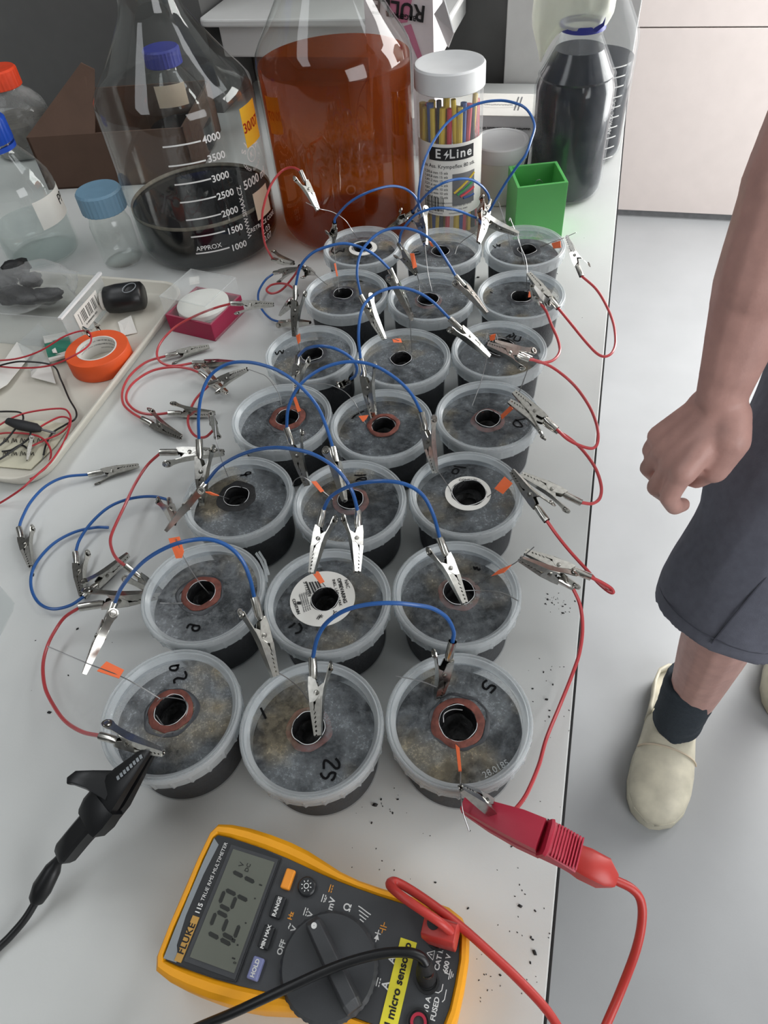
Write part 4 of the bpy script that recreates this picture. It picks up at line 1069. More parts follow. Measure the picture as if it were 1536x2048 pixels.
def lead(color, label, pts, hs, A=None, B=None, rad=.0015, pa=-1, pb=-1):
    """cable through photograph points; hs = heights at start, middle, end (or one per point); A, B = (tip x, tip y, lever angle)"""
    n = len(pts)
    if len(hs) == 3 and n != 3:
        L = [0]
        for (x0, y0), (x1, y1) in zip(pts, pts[1:]): L.append(L[-1] + math.hypot(x1 - x0, y1 - y0))
        H = []
        for l in L:
            t = l / L[-1]; a, m_, b_ = hs
            H.append(a * (1 - t) + b_ * t + (m_ - (a + b_) / 2) * 4 * t * (1 - t) )
        H = [max(x, .003) for x in H]
    else: H = hs
    P = [at(x, y, h) for (x, y), h in zip(pts, H)]
    base = P[0].copy(); base.z = HB
    root = tag(empty('clip_lead', base), label, 'clip lead', '%s crocodile clip leads' % ('blue' if 'blue' in color else 'red'))
    MB().tube([p - base for p in spline(P, 7)], rad, 8).build('cable', color, root, smooth=True)
    if A: add_clip(root, P[0], solve_tip(P[0], A[0], A[1], H[0], pa), A[2])
    if B: add_clip(root, P[-1], solve_tip(P[-1], B[0], B[1], H[-1], pb), B[2])
    return root
b_, r_ = 'blue_wire', 'red_wire'
lead(b_, 'blue lead arching nearest the camera, between the two right front tubs', [(905, 1284), (907, 1262), (893, 1235), (865, 1217), (830, 1210), (785, 1206), (735, 1209), (690, 1221), (655, 1244), (635, 1275), (625, 1318)], (.100, .150, .098), (876, 1406, 55), (634, 1472, -75))
lead(b_, 'blue lead arching over the left tub of the second row', [(229, 1207), (245, 1172), (285, 1125), (335, 1094), (385, 1080), (425, 1080), (460, 1095), (485, 1122), (500, 1158), (509, 1197)], (.075, .150, .100), (168, 1347, -8), (552, 1352, 60))
lead(b_, 'blue lead arching over the middle and right tubs of the third row', [(646, 1022), (660, 995), (690, 976), (725, 966), (770, 962), (812, 969), (845, 990), (866, 1028), (880, 1078)], (.105, .150, .105), (622, 1146, -60), (931, 1206, 65))
lead(b_, 'blue lead arching over the fourth row from the left table to the third row', [(410, 968), (440, 933), (485, 908), (535, 896), (585, 898), (632, 911), (675, 940), (703, 980), (716, 1024)], (.070, .150, .108), (331, 1062, -5), (716, 1144, 70))
lead(b_, 'blue lead arching over the left tub of the fourth row', [(398, 880), (397, 835), (403, 790), (420, 752), (452, 729), (490, 724), (532, 732), (570, 749), (608, 780), (636, 815), (653, 855), (666, 897)], (.095, .160, .110), (404, 1012, -60), (690, 1002, 30))
lead(b_, 'blue lead arching over the middle tub of the fourth row', [(573, 857), (577, 815), (598, 772), (638, 740), (690, 724), (742, 729), (788, 754), (822, 787), (843, 826)], (.100, .150, .100), (613, 972, -70), (870, 946, -50))
lead(b_, 'short blue lead curling over the left tub of the fifth row', [(595, 714), (612, 698), (640, 692), (672, 698), (700, 714), (713, 733), (711, 750), (702, 758)], (.105, .130, .080), (590, 786, -70), (674, 777, 10))
lead(b_, 'blue lead arching over the middle tub of the fifth row', [(721, 719), (717, 670), (722, 625), (735, 601), (760, 583), (795, 575), (832, 583), (865, 603), (900, 638)], (.100, .150, .105), (747, 840, -65), (979, 713, 35))
lead(b_, 'blue lead arching over the left tub of the sixth row', [(591, 572), (600, 535), (622, 508), (652, 494), (688, 487), (722, 495), (752, 512), (780, 539)], (.105, .150, .105), (588, 673, -60), (826, 640, 20))
lead(b_, 'blue lead arching over the middle tub of the sixth row', [(722, 592), (714, 548), (720, 510), (736, 485), (760, 465), (792, 456), (830, 461), (865, 482), (890, 516), (912, 553)], (.105, .155, .105), (768, 679, -50), (974, 626, 25))
lead(b_, 'blue lead looping low between the middle and right tubs of the last row', [(798, 488), (804, 462), (826, 434), (845, 423), (874, 416), (912, 420), (955, 437)], (.095, .140, .115), (833, 547, 120), (1037, 469, -40))
lead(b_, 'blue lead arching in front of the amber bottle to the last row', [(669, 445), (672, 434), (699, 405), (735, 385), (775, 373), (803, 375), (824, 387), (836, 404), (839, 420)], (.105, .150, .120), (666, 487, 40), (851, 492, -40))
lead(b_, 'blue lead arching in front of the tubing jar label', [(825, 424), (840, 404), (859, 384), (882, 368), (910, 359), (940, 359), (962, 371), (975, 387), (979, 401)], (.115, .165, .120), (777, 455, 45), (967, 444, 60))
lead(b_, 'tall blue lead looping up in front of the white box behind the jar', [(842, 424), (837, 400), (840, 365), (848, 324), (866, 284), (892, 248), (925, 222), (961, 206), (998, 201), (1026, 205), (1049, 215), (1063, 233), (1069, 255), (1062, 281), (1051, 310), (1034, 333), (1012, 365), (990, 402), (977, 425)], (.125, .215, .120), (849, 482, 100), (958, 486, 60))
lead(b_, 'short blue lead on the bench beside the red membrane box', [(549, 546), (531, 560), (518, 582), (517, 602), (526, 622), (542, 638), (560, 644)], (.020, .008, .008), (597, 536, 80), (621, 645, 20))
lead(b_, 'loose blue lead on the bench nearest the white tray', [(178, 949), (130, 954), (92, 972), (62, 1003), (44, 1037), (38, 1057)], (.006, .010, .006), (277, 930, 70), (60, 1133, -70))
lead(b_, 'loose blue lead curving under the red cable at the left', [(338, 1000), (305, 993), (262, 997), (220, 1013), (185, 1043), (160, 1078), (151, 1106)], (.010, .014, .006), (349, 1048, 60), (163, 1192, -60))
lead(b_, 'loose blue lead with one bare end curling round on the left bench', [(168, 1193), (140, 1211), (105, 1218), (78, 1206), (63, 1178), (64, 1145), (80, 1115), (110, 1085), (150, 1064), (190, 1055), (217, 1055)], (.007, .006, .004), (257, 1110, -50))
# red ones on the right
lead(r_, 'long red lead running along the bench edge to the front right tub', [(1003, 1622), (1022, 1624), (1039, 1609), (1057, 1580), (1078, 1529), (1093, 1476), (1120, 1410), (1144, 1350), (1159, 1305), (1165, 1256), (1160, 1210), (1144, 1173)], (.060, .010, .050), (921, 1574, -35), (1039, 1119, 60), pa=1, pb=1)
lead(r_, 'red lead folded into a narrow loop over the edge beside the second row', [(1181, 1154), (1205, 1166), (1222, 1177), (1226, 1185), (1216, 1182), (1195, 1164), (1172, 1138), (1141, 1104), (1115, 1072), (1093, 1041)], (.060, .045, .070), (1051, 1102, -60), (1023, 943, 70), pa=1, pb=1)
lead(r_, 'red lead looping over the bench edge between the third and fourth rows', [(1162, 1005), (1185, 1007), (1200, 995), (1202, 970), (1190, 935), (1165, 900), (1138, 876), (1116, 863)], (.062, .050, .070), (1043, 948, -60), (1019, 801, -70), pa=1, pb=1)
lead(r_, 'red lead looping over the bench edge between the fourth and fifth rows', [(1113, 858), (1136, 879), (1165, 893), (1187, 896), (1196, 880), (1193, 848), (1177, 810), (1148, 770), (1110, 738), (1078, 723), (1055, 718)], (.075, .060, .085), (1029, 783, -70), (973, 687, -55), pa=1, pb=1)
lead(r_, 'short red lead looping between the fifth and sixth right tubs', [(1060, 716), (1082, 725), (1105, 721), (1119, 704), (1116, 680), (1103, 650), (1092, 622), (1079, 606)], (.078, .065, .082), (986, 684, 40), (1063, 572, 50), pa=1, pb=1)
lead(r_, 'red lead looping widest over the bench edge by the last row', [(1116, 616), (1140, 645), (1170, 682), (1194, 707), (1211, 713), (1225, 704), (1231, 683), (1227, 648), (1213, 612), (1192, 578), (1163, 552)], (.075, .050, .060), (1058, 546, -60), (1131, 473, 80), pa=1, pb=1)
# red ones on the left
lead(r_, 'red lead hanging in front of the amber bottle', [(602, 343), (585, 335), (565, 341), (544, 366), (530, 402), (524, 440), (530, 488), (546, 519)], (.150, .110, .020), (637, 420, 60), (588, 527, -60), pa=-1)
lead(r_, 'short red lead twisted into a small loop behind the left column', [(600, 533), (585, 556), (563, 580), (543, 587), (533, 580), (543, 570), (565, 567), (583, 574), (593, 590)], (.060, .015, .050), (629, 547, 60), (560, 628, -20))
lead(r_, 'red lead curving in front of the red membrane box', [(463, 607), (430, 616), (390, 632), (352, 653), (325, 680), (314, 704), (320, 723), (345, 732), (386, 726)], (.050, .020, .006), (547, 608, 70), (470, 724, 20))
lead(r_, 'red lead lying on the bench, its clip pointing at the orange tape', [(332, 712), (293, 724), (262, 749), (246, 778), (246, 806), (262, 824), (285, 838)], (.006, .006, .006), (418, 692, 60), (362, 876, -70))
lead(r_, 'red lead coiled on the bench inside another red loop', [(338, 826), (303, 829), (273, 822), (254, 803), (255, 782), (273, 760), (306, 741), (345, 734), (376, 737), (400, 746)], (.006, .008, .008), (430, 828, -60), (454, 787, -50))
lead(r_, 'red lead with a U bend under the blue arch at the left', [(419, 769), (391, 799), (377, 832), (378, 854), (391, 872), (411, 874), (430, 857)], (.016, .006, .030), (494, 737, 70), (421, 826, 0), pa=1, pb=1)
lead(r_, 'red lead crossing the loose blue lead beside the third row', [(322, 905), (295, 930), (270, 968), (250, 1010), (230, 1052), (221, 1078), (224, 1100), (234, 1118), (251, 1132)], (.040, .020, .050), (448, 904, 50), (349, 1212, 40), pa=1, pb=1)
lead(r_, 'red lead curving round the left of the front left tub', [(161, 1214), (130, 1234), (109, 1263), (94, 1294), (86, 1330), (89, 1370), (102, 1402), (128, 1440), (163, 1463), (202, 1472)], (.030, .015, .072), (327, 1190, -60), (327, 1507, -45), pa=1, pb=1)

# ------------------------------------------------------------------ the multimeter
MM = tag(empty('multimeter', (-0.18318857, 0.0624063, HB), math.radians(87.66)), 'yellow and grey handheld multimeter lying face up and showing 1.291 volts', 'multimeter')
def mp(l, w, z=0.0): return Vector((w / 1000, -l / 1000, z))
half_o = [(-1.6, 0), (-1.4, 20), (-.6, 37), (2.6, 43.6), (12, 46.0), (25, 47.2), (40, 47.2), (55, 46.3), (68, 44.4), (80, 41.4), (92, 38.3), (105, 36.6), (120, 36.3), (138, 37.0), (152, 38.0), (163, 37.6), (172, 34.2), (178, 27.0), (180.3, 14), (180.8, 0)]
half_i = [(4.4, 0), (3.6, 20), (4.4, 34.5), (6.0, 36.6), (14, 37.2), (25, 37.3), (40, 37.0), (55, 36.0), (68, 34.6), (80, 33.2), (92, 32.2), (105, 31.6), (120, 31.2), (138, 31.2), (152, 31.4), (161, 30.8), (168, 28.6), (172.4, 23.5), (174.6, 12), (174.9, 0)]
def full(h): return h + [(l, -w) for l, w in reversed(h[1:-1])]
fo, fi = full(half_o), full(half_i)
rings = []
for k, z in ((1, .0), (1, .004), (0, .012), (0, .038), (2, .0440), (3, .0468), (4, .0470), (5, .0445), (5, .036)):
    ring = []
    for (lo, wo), (li, wi) in zip(fo, fi):
        t = {0: 0.0, 1: 0.25, 2: 0.06, 3: 0.35, 4: 0.75, 5: 1.0}[k]
        ring.append(mp(lo + (li - lo) * t, wo + (wi - wo) * t, z))
    rings.append(ring)
MB().loft(rings).build('holster', 'meter_yellow', MM, smooth=True, angle=40)
ZF = .0452
MB().loft([[mp(l, w, z) for l, w in fi] for z in (.034, ZF)]).build('face_plate', 'meter_grey', MM)
ins = [(l, w) for l, w in fi if l <= 52.5] 
top = [p for p in full(half_i) if p[0] <= 45]
lens = [(52.4, 35.4)] + [p for p in reversed([q for q in half_i if q[0] <= 45])] + [(l, -w) for l, w in [q for q in half_i if q[0] <= 45][1:]] + [(52.4, -35.4)]
lens = [(l + (.6 if l < 10 else 0), w * .985) for l, w in lens]
MB().prism([(w / 1000, -l / 1000) for l, w in lens], ZF, ZF + .0014).build('display_lens', 'meter_dark', MM)
sil = [(4.8, 34), (9.5, 31), (7.8, 12), (7.6, -12), (9.6, -28), (13.5, -34), (13.5, -36.2), (5.0, -36.4), (4.4, -20), (4.2, 0), (4.2, 20)]
MB().prism([(w / 1000, -l / 1000) for l, w in sil], ZF + .0014, ZF + .0017).build('silver_trim', 'meter_silver', MM)
def mbox(name, m, l0, l1, w0, w1, z0, z1, bevel=0.0, parent=MM):
    return MB().box(w0 / 1000, w1 / 1000, -l1 / 1000, -l0 / 1000, z0, z1).build(name, m, parent, bevel=bevel)
mbox('display_bezel', 'meter_grey', 17.6, 51.4, -34.2, 33.4, ZF + .0014, ZF + .0018)
lcd = mbox('screen', 'lcd_green', 20.2, 49.6, -31.4, 31.2, ZF + .0016, ZF + .0021)
ZT = ZF + .0019
mbox('brand_plate', 'plate_tan', 11.9, 16.4, -35.6, -10.8, ZF + .0014, ZT)
def mtext(s, size, l, w, m='print_white', z=ZT, **kw):
    return flat_text(s, size / 1000, m, MM, mp(l, w, z + .0001), **kw)
mtext('FLUKE', 5.6, 14.1, -23.2, 'print_black', bold=.00012, space=1.1)
mtext('115', 4.2, 14.1, -6.4, bold=.00012)
mtext('TRUE RMS MULTIMETER', 3.35, 14.1, 15.6, shear=.15)
def seg_digit(chars, l, w, H=17.0, Wd=9.0, th=2.4):
    S = {'a': ((0, .5), 'h'), 'g': ((0, 0), 'h'), 'd': ((0, -.5), 'h'), 'f': ((-.5, .25), 'v'), 'b': ((.5, .25), 'v'), 'e': ((-.5, -.25), 'v'), 'c': ((.5, -.25), 'v')}
    mb = MB()
    for ch in chars:
        (cx, cy), o = S[ch]; sl_ = .12
        X, Y = cx * Wd, cy * H
        if o == 'h': pts = [(-Wd / 2 + .9, 0), (-Wd / 2 + 1.8, th / 2), (Wd / 2 - 1.8, th / 2), (Wd / 2 - .9, 0), (Wd / 2 - 1.8, -th / 2), (-Wd / 2 + 1.8, -th / 2)]
        else: q = H / 4 - .5; pts = [(0, q), (th / 2, q - 1), (th / 2, -q + 1), (0, -q), (-th / 2, -q + 1), (-th / 2, q - 1)]
        mb.prism([((w + X + px + (Y + py) * sl_) / 1000, (-l + Y + py) / 1000) for px, py in pts], ZT + .0002, ZT + .0004)
    mb.build('screen_digit', 'lcd_ink', MM)
seg_digit('bc', 33.6, -22.2); seg_digit('abged', 33.8, -10.2); seg_digit('abcfg', 33.8, 2.4); seg_digit('bc', 33.8, 13.2)
mbox('decimal_point', 'lcd_ink', 41.2, 43.4, -17.2, -15.2, ZT + .0002, ZT + .0004)
mtext('V', 4.6, 29.6, 24.0, 'lcd_ink', ZT + .0003); mtext('DC', 3.6, 34.2, 23.4, 'lcd_ink', ZT + .0003)
for w in (-25, -18, -6, 8, 16): mbox('bar_tick', 'lcd_ink', 45.2, 46.2 + (1 if w in (-25, 16) else 0), w, w + .8, ZT + .0002, ZT + .0004)
mtext('0', 2.6, 48.0, -26.5, 'lcd_ink', ZT + .0003)
for nm, mt, l0, l1, w0, w1, s in (('orange_button', 'button_orange', 58.6, 64.7, 18.4, 30.2, None), ('range_button', 'meter_dark', 57.6, 64.9, 1.8, 14.0, 'RANGE'), ('min_max_button', 'meter_dark', 57.4, 64.3, -15.2, -2.8, 'MIN MAX'), ('hold_button', 'button_blue', 57.6, 64.4, -31.5, -19.7, 'HOLD')):
    bt = mbox(nm, mt, l0, l1, w0, w1, ZF - .001, ZF + .0032, .0009)
    if s:
        o = flat_text(s, .0030 if len(s) > 6 else .0034, 'print_white', bt, mp((l0 + l1) / 2, (w0 + w1) / 2, ZF + .0034), bold=.00012)
bk = MB().lathe([(.0056, ZF - .001), (.0056, ZF + .0022), (.0048, ZF + .0030), (.0002, ZF + .0031)], 32, M=Matrix.Translation(mp(74.6, 23.7)), rfun=lambda r, z, a: r * (1 + (.04 if math.cos(16 * a) > 0 else 0))).build('backlight_button', 'meter_dark', MM, smooth=True, angle=40)
sun = MB()
for k in range(8):
    t = math.pi / 4 * k; c0 = mp(74.6, 23.7, ZF + .0034)
    sun.ribbon([c0 + Vector((.0024 * math.cos(t), .0024 * math.sin(t), 0)), c0 + Vector((.0034 * math.cos(t), .0034 * math.sin(t), 0))], .0005, thick=.0001)
sun.ribbon([c0 + Vector((.0014 * math.cos(t), .0014 * math.sin(t), 0)) for t in [math.pi / 8 * k for k in range(17)]], .0005, thick=.0001)
sun.build('sun_symbol', 'print_white', bk)
# rotary dial
DC_ = mp(102.3, -12.5)
dl = MB().lathe([(.0286, ZF - .001), (.0286, ZF + .0020), (.0270, ZF + .0046), (.0002, ZF + .0052)], 144, M=Matrix.Translation(DC_), rfun=lambda r, z, a: r + (.0005 if math.cos(36 * a) > 0 and r > .028 else 0)).build('dial', 'meter_grey', MM, smooth=True, angle=30)
kd = (mp(124.5, -28.5) - mp(85.5, 6.5)); kL = kd.length; kd.normalize()
kM = Matrix.Translation(mp(85.5, 6.5)) @ Matrix.Rotation(math.atan2(kd.y, kd.x), 4, 'Z')
kr = []
for x, w, h in ((0, .0042, .010), (.003, .0054, .0135), (kL * .5, .0060, .0150), (kL - .004, .0058, .0145), (kL, .0050, .010)):
    kr.append([kM @ Vector(q) for q in ((x, -w, ZF + .0046), (x, w, ZF + .0046), (x, w * .9, ZF + .0046 + h * .5), (x, w * .62, ZF + h), (x, -w * .62, ZF + h), (x, -w * .9, ZF + .0046 + h * .5))])
knob = MB().loft(kr).build('pointer_knob', 'meter_grey', MM, smooth=True, angle=30, bevel=.0004)
MB().lathe([(.0017, 0), (.0017, .0003), (.0002, .0003)], 20, M=kM @ Matrix.Translation((.0048, 0, ZF + .0138))).build('pointer_dot', 'print_white', knob)
ZS = ZF + .0001
def stext(s, size, l, w, m='print_white', **kw): return mtext(s, size, l, w, m, ZS, **kw)
stext('OFF', 4.6, 71.4, -11.2, bold=.00012)
stext('V', 5.0, 75.2, .0, bold=.00012); stext('~', 5.5, 71.6, .6, bold=.00012); stext('Hz', 3.8, 70.6, 6.0, 'print_orange', bold=.00012)
stext('V', 5.0, 82.2, 10.0, bold=.00012); stext('mV', 5.2, 92.6, 19.0, bold=.00012); stext('~', 5.2, 88.2, 20.4); stext('\u03a9', 6.0, 103.0, 20.0, bold=.00012)
stext('A', 6.0, 137.0, -11.8, bold=.00012); stext('A', 5.4, 137.0, 1.2, bold=.00012)
def dash_dc(l, w, m='print_white', s=1.0):
    mb = MB(); z = ZS + .0001
    mb.box((w - 2.2 * s) / 1000, (w + 2.2 * s) / 1000, -(l) / 1000, -(l - .6) / 1000, z, z + .0001)
    for k in (-1.6, 0, 1.6): mb.box((w + (k - .55) * s) / 1000, (w + (k + .55) * s) / 1000, -(l + 1.5) / 1000, -(l + .9) / 1000, z, z + .0001)
    mb.build('dc_symbol', m, MM)
dash_dc(78.2, 10.6); dash_dc(89.0, 27.0, 'print_orange'); dash_dc(132.0, -11.6); dash_dc(86.4, 20.6)
ar = MB()
for k in range(4):
    ar.ribbon([mp(113.5, 15.6 + k * 1.9, ZS + .0001) + Vector((.0008 * (k + 1.6) * math.sin(t) * .4 , .0010 * (k + 1.4) * t, 0)) for t in [-1, -.5, 0, .5, 1]], .0006, thick=.0001)
ar.build('beeper_symbol', 'print_white', MM)
dd = MB(); c0 = mp(125.0, 10.4, ZS + .0001)
dd.add([c0 + Vector(v) for v in ((-.0018, .0016, 0), (-.0018, -.0016, 0), (.0012, 0, 0))], [(0, 1, 2)])
dd.ribbon([c0 + Vector((.0014, -.0018, 0)), c0 + Vector((.0014, .0018, 0))], .0005, thick=.0001); dd.ribbon([c0 + Vector((-.0032, 0, 0)), c0 + Vector((.0034, 0, 0))], .0005, thick=.0001)
dd.build('diode_symbol', 'print_white', MM)
dd = MB(); c0 = mp(127.2, 15.6, ZS + .0001)
for s in (-1, 1):
    dd.ribbon([c0 + Vector((s * .0007, -.0020, 0)), c0 + Vector((s * .0007, .0020, 0))], .0005, thick=.0001); dd.ribbon([c0 + Vector((s * .0007, 0, 0)), c0 + Vector((s * .0030, 0, 0))], .0005, thick=.0001)
dd.build('capacitor_symbol', 'print_orange', MM)
mbox('name_label', 'label_yellow', 138.8, 148.8, -36.5, 13.6, ZF, ZF + .0004)
mtext('AU micro sensor p', 6.3, 143.9, -12.2, 'print_black', ZF + .0004, bold=.00018)
stext('CAT III', 4.0, 163.4, 9.4, bold=.0001); stext('600 V', 4.0, 168.4, 8.4, bold=.0001)
stext('10 A', 4.0, 162.2, -14.0, bold=.0001); stext('FUSED', 4.0, 167.0, -14.6, bold=.0001)
tr = MB(); c0 = mp(158.6, 10.2, ZS + .0001)
tr.ribbon([c0 + Vector((.0028 * math.cos(t), .0028 * math.sin(t), 0)) for t in [math.pi / 2 + 2 * math.pi / 3 * k for k in range(4)]], .0005, thick=.0001)
tr.ribbon([c0 + Vector((0, .0010, 0)), c0 + Vector((0, -.0006, 0))], .0005, thick=.0001); tr.build('warning_symbol', 'print_white', MM)
gs = MB(); c0 = mp(171.0, 3.6, ZS + .0001)
gs.ribbon([c0 + Vector((0, .003, 0)), c0], .0005, thick=.0001)
for k, w in enumerate((.0026, .0018, .0009)): gs.ribbon([c0 + Vector((-w, -.001 * k, 0)), c0 + Vector((w, -.001 * k, 0))], .0005, thick=.0001)
gs.build('earth_symbol', 'print_white', MM)
MB().ribbon([mp(168.5, -2.0, ZS), mp(168.5, -5.2, ZS), mp(167.0, -6.8, ZS), mp(164.5, -7.0, ZS)], .0005, thick=.0001).build('jack_line', 'print_white', MM)
MB().ribbon([mp(171.0, -4.0, ZS), mp(171.0, -9.0, ZS), mp(170.0, -10.4, ZS)], .0005, thick=.0001).build('jack_line', 'print_white', MM)
for l, w, mt in ((159.6, -23.2, 'probe_red'), (159.6, -3.0, 'black_plastic'), (160.5, 19.5, 'probe_red')):
    M_ = Matrix.Translation(mp(l, w))
    j = MB().lathe([(.0068, ZF - .002), (.0068, ZF + .0016), (.0056, ZF + .0018), (.0056, ZF - .002)], 32, M=M_).build('jack', 'black_plastic', MM, smooth=True, angle=40)
    MB().lathe([(.0046, ZF - .003), (.0046, ZF + .0014), (.0030, ZF + .0014), (.0030, ZF - .004)], 32, M=M_, close=True).build('jack_sleeve', mt, j, smooth=True, angle=40)

# ------------------------------------------------------------------ test leads with big clips
def sec_loft(C, Wv, Hv, up=Vector((0, 0, 1)), zoff=None, shape='box'):
    rings = []; n = len(C)
    for i in range(n):
        t = (C[min(i + 1, n - 1)] - C[max(i - 1, 0)]).normalized()
        s = t.cross(up).normalized(); u_ = s.cross(t).normalized()
        c = C[i] + u_ * (zoff[i] if zoff else 0); w, h = Wv[i] / 2, Hv[i] / 2
        if shape == 'box': q = [(-1, -.72), (-.72, -1), (.72, -1), (1, -.72), (1, .72), (.72, 1), (-.72, 1), (-1, .72)]
        else: q = [(math.cos(2 * math.pi * k / 14), math.sin(2 * math.pi * k / 14)) for k in range(14)]
        rings.append([c + s * (a * w) + u_ * (b * h) for a, b in q])
    return MB().loft(rings)

RT = tag(empty('red_test_lead', (at(1050, 1660).x, at(1050, 1660).y, HB)), 'crimson test lead with a large clip overhanging the bench edge', 'test lead')
def rl_(mb): mb.v = [v - RT.location for v in mb.v]; return mb
Tt, Tm, Te = at(926, 1607, .068), at(1090, 1677, .078), at(1152, 1712, .070)
ax = [Tt.lerp(Tm, t) for t in (0, .06, .35, .7, .96)]
rl_(sec_loft(ax, [.0085, .0095, .0145, .0185, .0195], [.004, .0055, .0075, .0085, .0085], zoff=[0, .0, .002, .003, .002])).build('upper_jaw', 'probe_red', RT, smooth=True, angle=40)
rl_(sec_loft(ax, [.0085, .0095, .0135, .0165, .0175], [.003, .004, .006, .0075, .0085], zoff=[-.004, -.0055, -.009, -.0105, -.0095])).build('lower_jaw', 'probe_red', RT, smooth=True, angle=40)
rl_(sec_loft([Tm.lerp(Te, t) for t in (-.06, .02, .05)], [.0215, .0225, .0215], [.012, .013, .012], zoff=[.001, .001, .001])).build('collar', 'probe_red', RT, smooth=True, angle=40)
rl_(sec_loft([Tm.lerp(Te, t) for t in (.05, .5, 1.0)], [.0200, .0205, .0205], [.0095, .0095, .0085], zoff=[.002, .002, .001])).build('grip', 'probe_red', RT, smooth=True, angle=40)
for k in range(9):
    t = .15 + k * .095
    rl_(sec_loft([Tm.lerp(Te, t), Tm.lerp(Te, t + .045)], [.0195, .0195], [.0012, .0012], zoff=[.0068, .0066])).build('grip_ridge', 'probe_red', RT)
rl_(sec_loft([Tm.lerp(Te, t) for t in (-.5, .1, 1.15)], [.012, .015, .013], [.006, .009, .008], zoff=[-.012, -.012, -.010])).build('lower_handle', 'probe_red', RT, smooth=True, angle=40)
Bp = [at(1140, 1712, .062), at(1168, 1728, .060), at(1205, 1747, .056), at(1230, 1762, .054)]
rl_(sec_loft(Bp, [.0150, .0170, .0165, .0080], [.012, .016, .016, .007], zoff=[0, .001, .001, 0])).build('plug_boot', 'red_cable', RT, smooth=True, angle=40)
rp_ = [(1225, 1758, .054), (1262, 1776, .050), (1281, 1800, .045), (1284, 1840, .038), (1272, 1900, .028), (1240, 1985, .012), (1208, 2060, .006), (1185, 2120, .012), (1165, 2135, .02), (1140, 2095, .03), (1095, 2022, .036), (1035, 1957, .042), (980, 1905, .047), (930, 1860, .052), (880, 1820, .056), (830, 1785, .058), (795, 1765, .060), (782, 1764, .064), (781, 1772, .070), (800, 1790, .075), (840, 1818, .077), (880, 1845, .074), (905, 1866, .066)]
rl_(MB().tube(spline([at(*p) for p in rp_], 6), .0027, 10)).build('cable', 'red_cable', RT, smooth=True)
pg = mp(162, 20.5, 0); pgw = MM.matrix_basis @ pg if False else (Matrix.Translation(MM.location) @ Matrix.Rotation(MM.rotation_euler.z, 4, 'Z') @ pg)
def mw(l, w, z): return Matrix.Translation(MM.location) @ Matrix.Rotation(MM.rotation_euler.z, 4, 'Z') @ mp(l, w, z)
rl_(sec_loft([mw(153.5, 20.5, .0560), mw(160, 20.5, .0580), mw(171.5, 20.5, .0590)], [.0125, .0130, .0125], [.0180, .0205, .0200], zoff=[0, 0, 0])).build('meter_plug', 'red_cable', RT, smooth=True, angle=40, bevel=.0006)
rl_(MB().lathe([(.0002, .0002), (.0036, .0002), (.0036, -.0006)], 24, M=Matrix.Translation(mw(157, 22.5, .0688)))).build('plug_socket', 'dark_rubber', RT)

BT = tag(empty('black_test_lead', (at(180, 1650).x, at(180, 1650).y, HB)), 'black test lead with a large clip biting the front left tub clip', 'test lead')
def bl_(mb): mb.v = [v - BT.location for v in mb.v]; return mb
bx_ = [at(308, 1492, .078), at(290, 1512, .075), at(252, 1556, .066), at(225, 1590, .058), at(205, 1615, .052)]
bl_(sec_loft(bx_, [.005, .0085, .0175, .0225, .0225], [.0035, .004, .0065, .008, .008], zoff=[.002, .002, .003, .003, .002])).build('upper_jaw', 'black_plastic', BT, smooth=True, angle=40)
bl_(sec_loft(bx_, [.005, .0080, .0155, .0195, .0200], [.003, .004, .006, .008, .009], zoff=[-.002, -.0035, -.006, -.0075, -.007])).build('lower_jaw', 'black_plastic', BT, smooth=True, angle=40)
bl_(sec_loft([at(215, 1602, .056), at(198, 1625, .052), at(183, 1645, .047)], [.0260, .0270, .0240], [.0135, .0150, .0130])).build('collar', 'black_plastic', BT, smooth=True, angle=40)
bl_(sec_loft([at(225, 1572, .062), at(180, 1560, .066), at(150, 1556, .068), at(138, 1562, .066)], [.020, .012, .0085, .005], [.0065, .006, .005, .004])).build('thumb_lever', 'black_plastic', BT, smooth=True, angle=40)
bl_(sec_loft([at(186, 1640, .047), at(160, 1670, .039), at(132, 1704, .031), at(125, 1712, .029)], [.0155, .0150, .0150, .0120], [.0130, .0130, .0125, .010])).build('handle', 'black_plastic', BT, smooth=True, angle=40)
for k in range(8):
    t = k / 8; c = at(284 - 52 * t, 1512 + 48 * t, .0795 - .008 * t)
    bl_(sec_loft([c, c + Vector((-.0012, -.0012, -.0003))], [.0028, .0028], [.0008, .0008])).build('jaw_ridge', 'meter_silver', BT)
bl_(sec_loft([at(128, 1710, .029), at(114, 1724, .025), at(106, 1738, .022), at(84, 1776, .016), at(72, 1800, .013), at(68, 1806, .012)], [.0075, .0072, .0118, .0145, .0110, .006], [.0075, .0072, .0105, .0120, .0095, .006], shape='round')).build('cable_boot', 'black_plastic', BT, smooth=True, angle=50)
bl_(MB().tube(spline([at(*p) for p in ((72, 1803, .012), (50, 1838, .008), (20, 1873, .005), (-20, 1915, .004), (-70, 2000, .004), (-20, 2120, .004), (120, 2150, .006), (280, 2110, .02), (380, 2062, .040), (470, 2024, .053), (570, 1978, .062), (680, 1930, .066), (760, 1908, .068), (815, 1905, .069), (842, 1914, .067), (852, 1928, .064))], 6), .0027, 10)).build('cable', 'black_plastic', BT, smooth=True)
bl_(sec_loft([mw(158.5, -1.2, ZF + .0015), mw(157.6, .5, ZF + .012), mw(156.6, 3.0, ZF + .0195)], [.0120, .0105, .0070], [.0120, .0105, .0070], up=Vector((1, 0, 0)), shape='round')).build('meter_plug', 'dark_rubber', BT, smooth=True, angle=50)
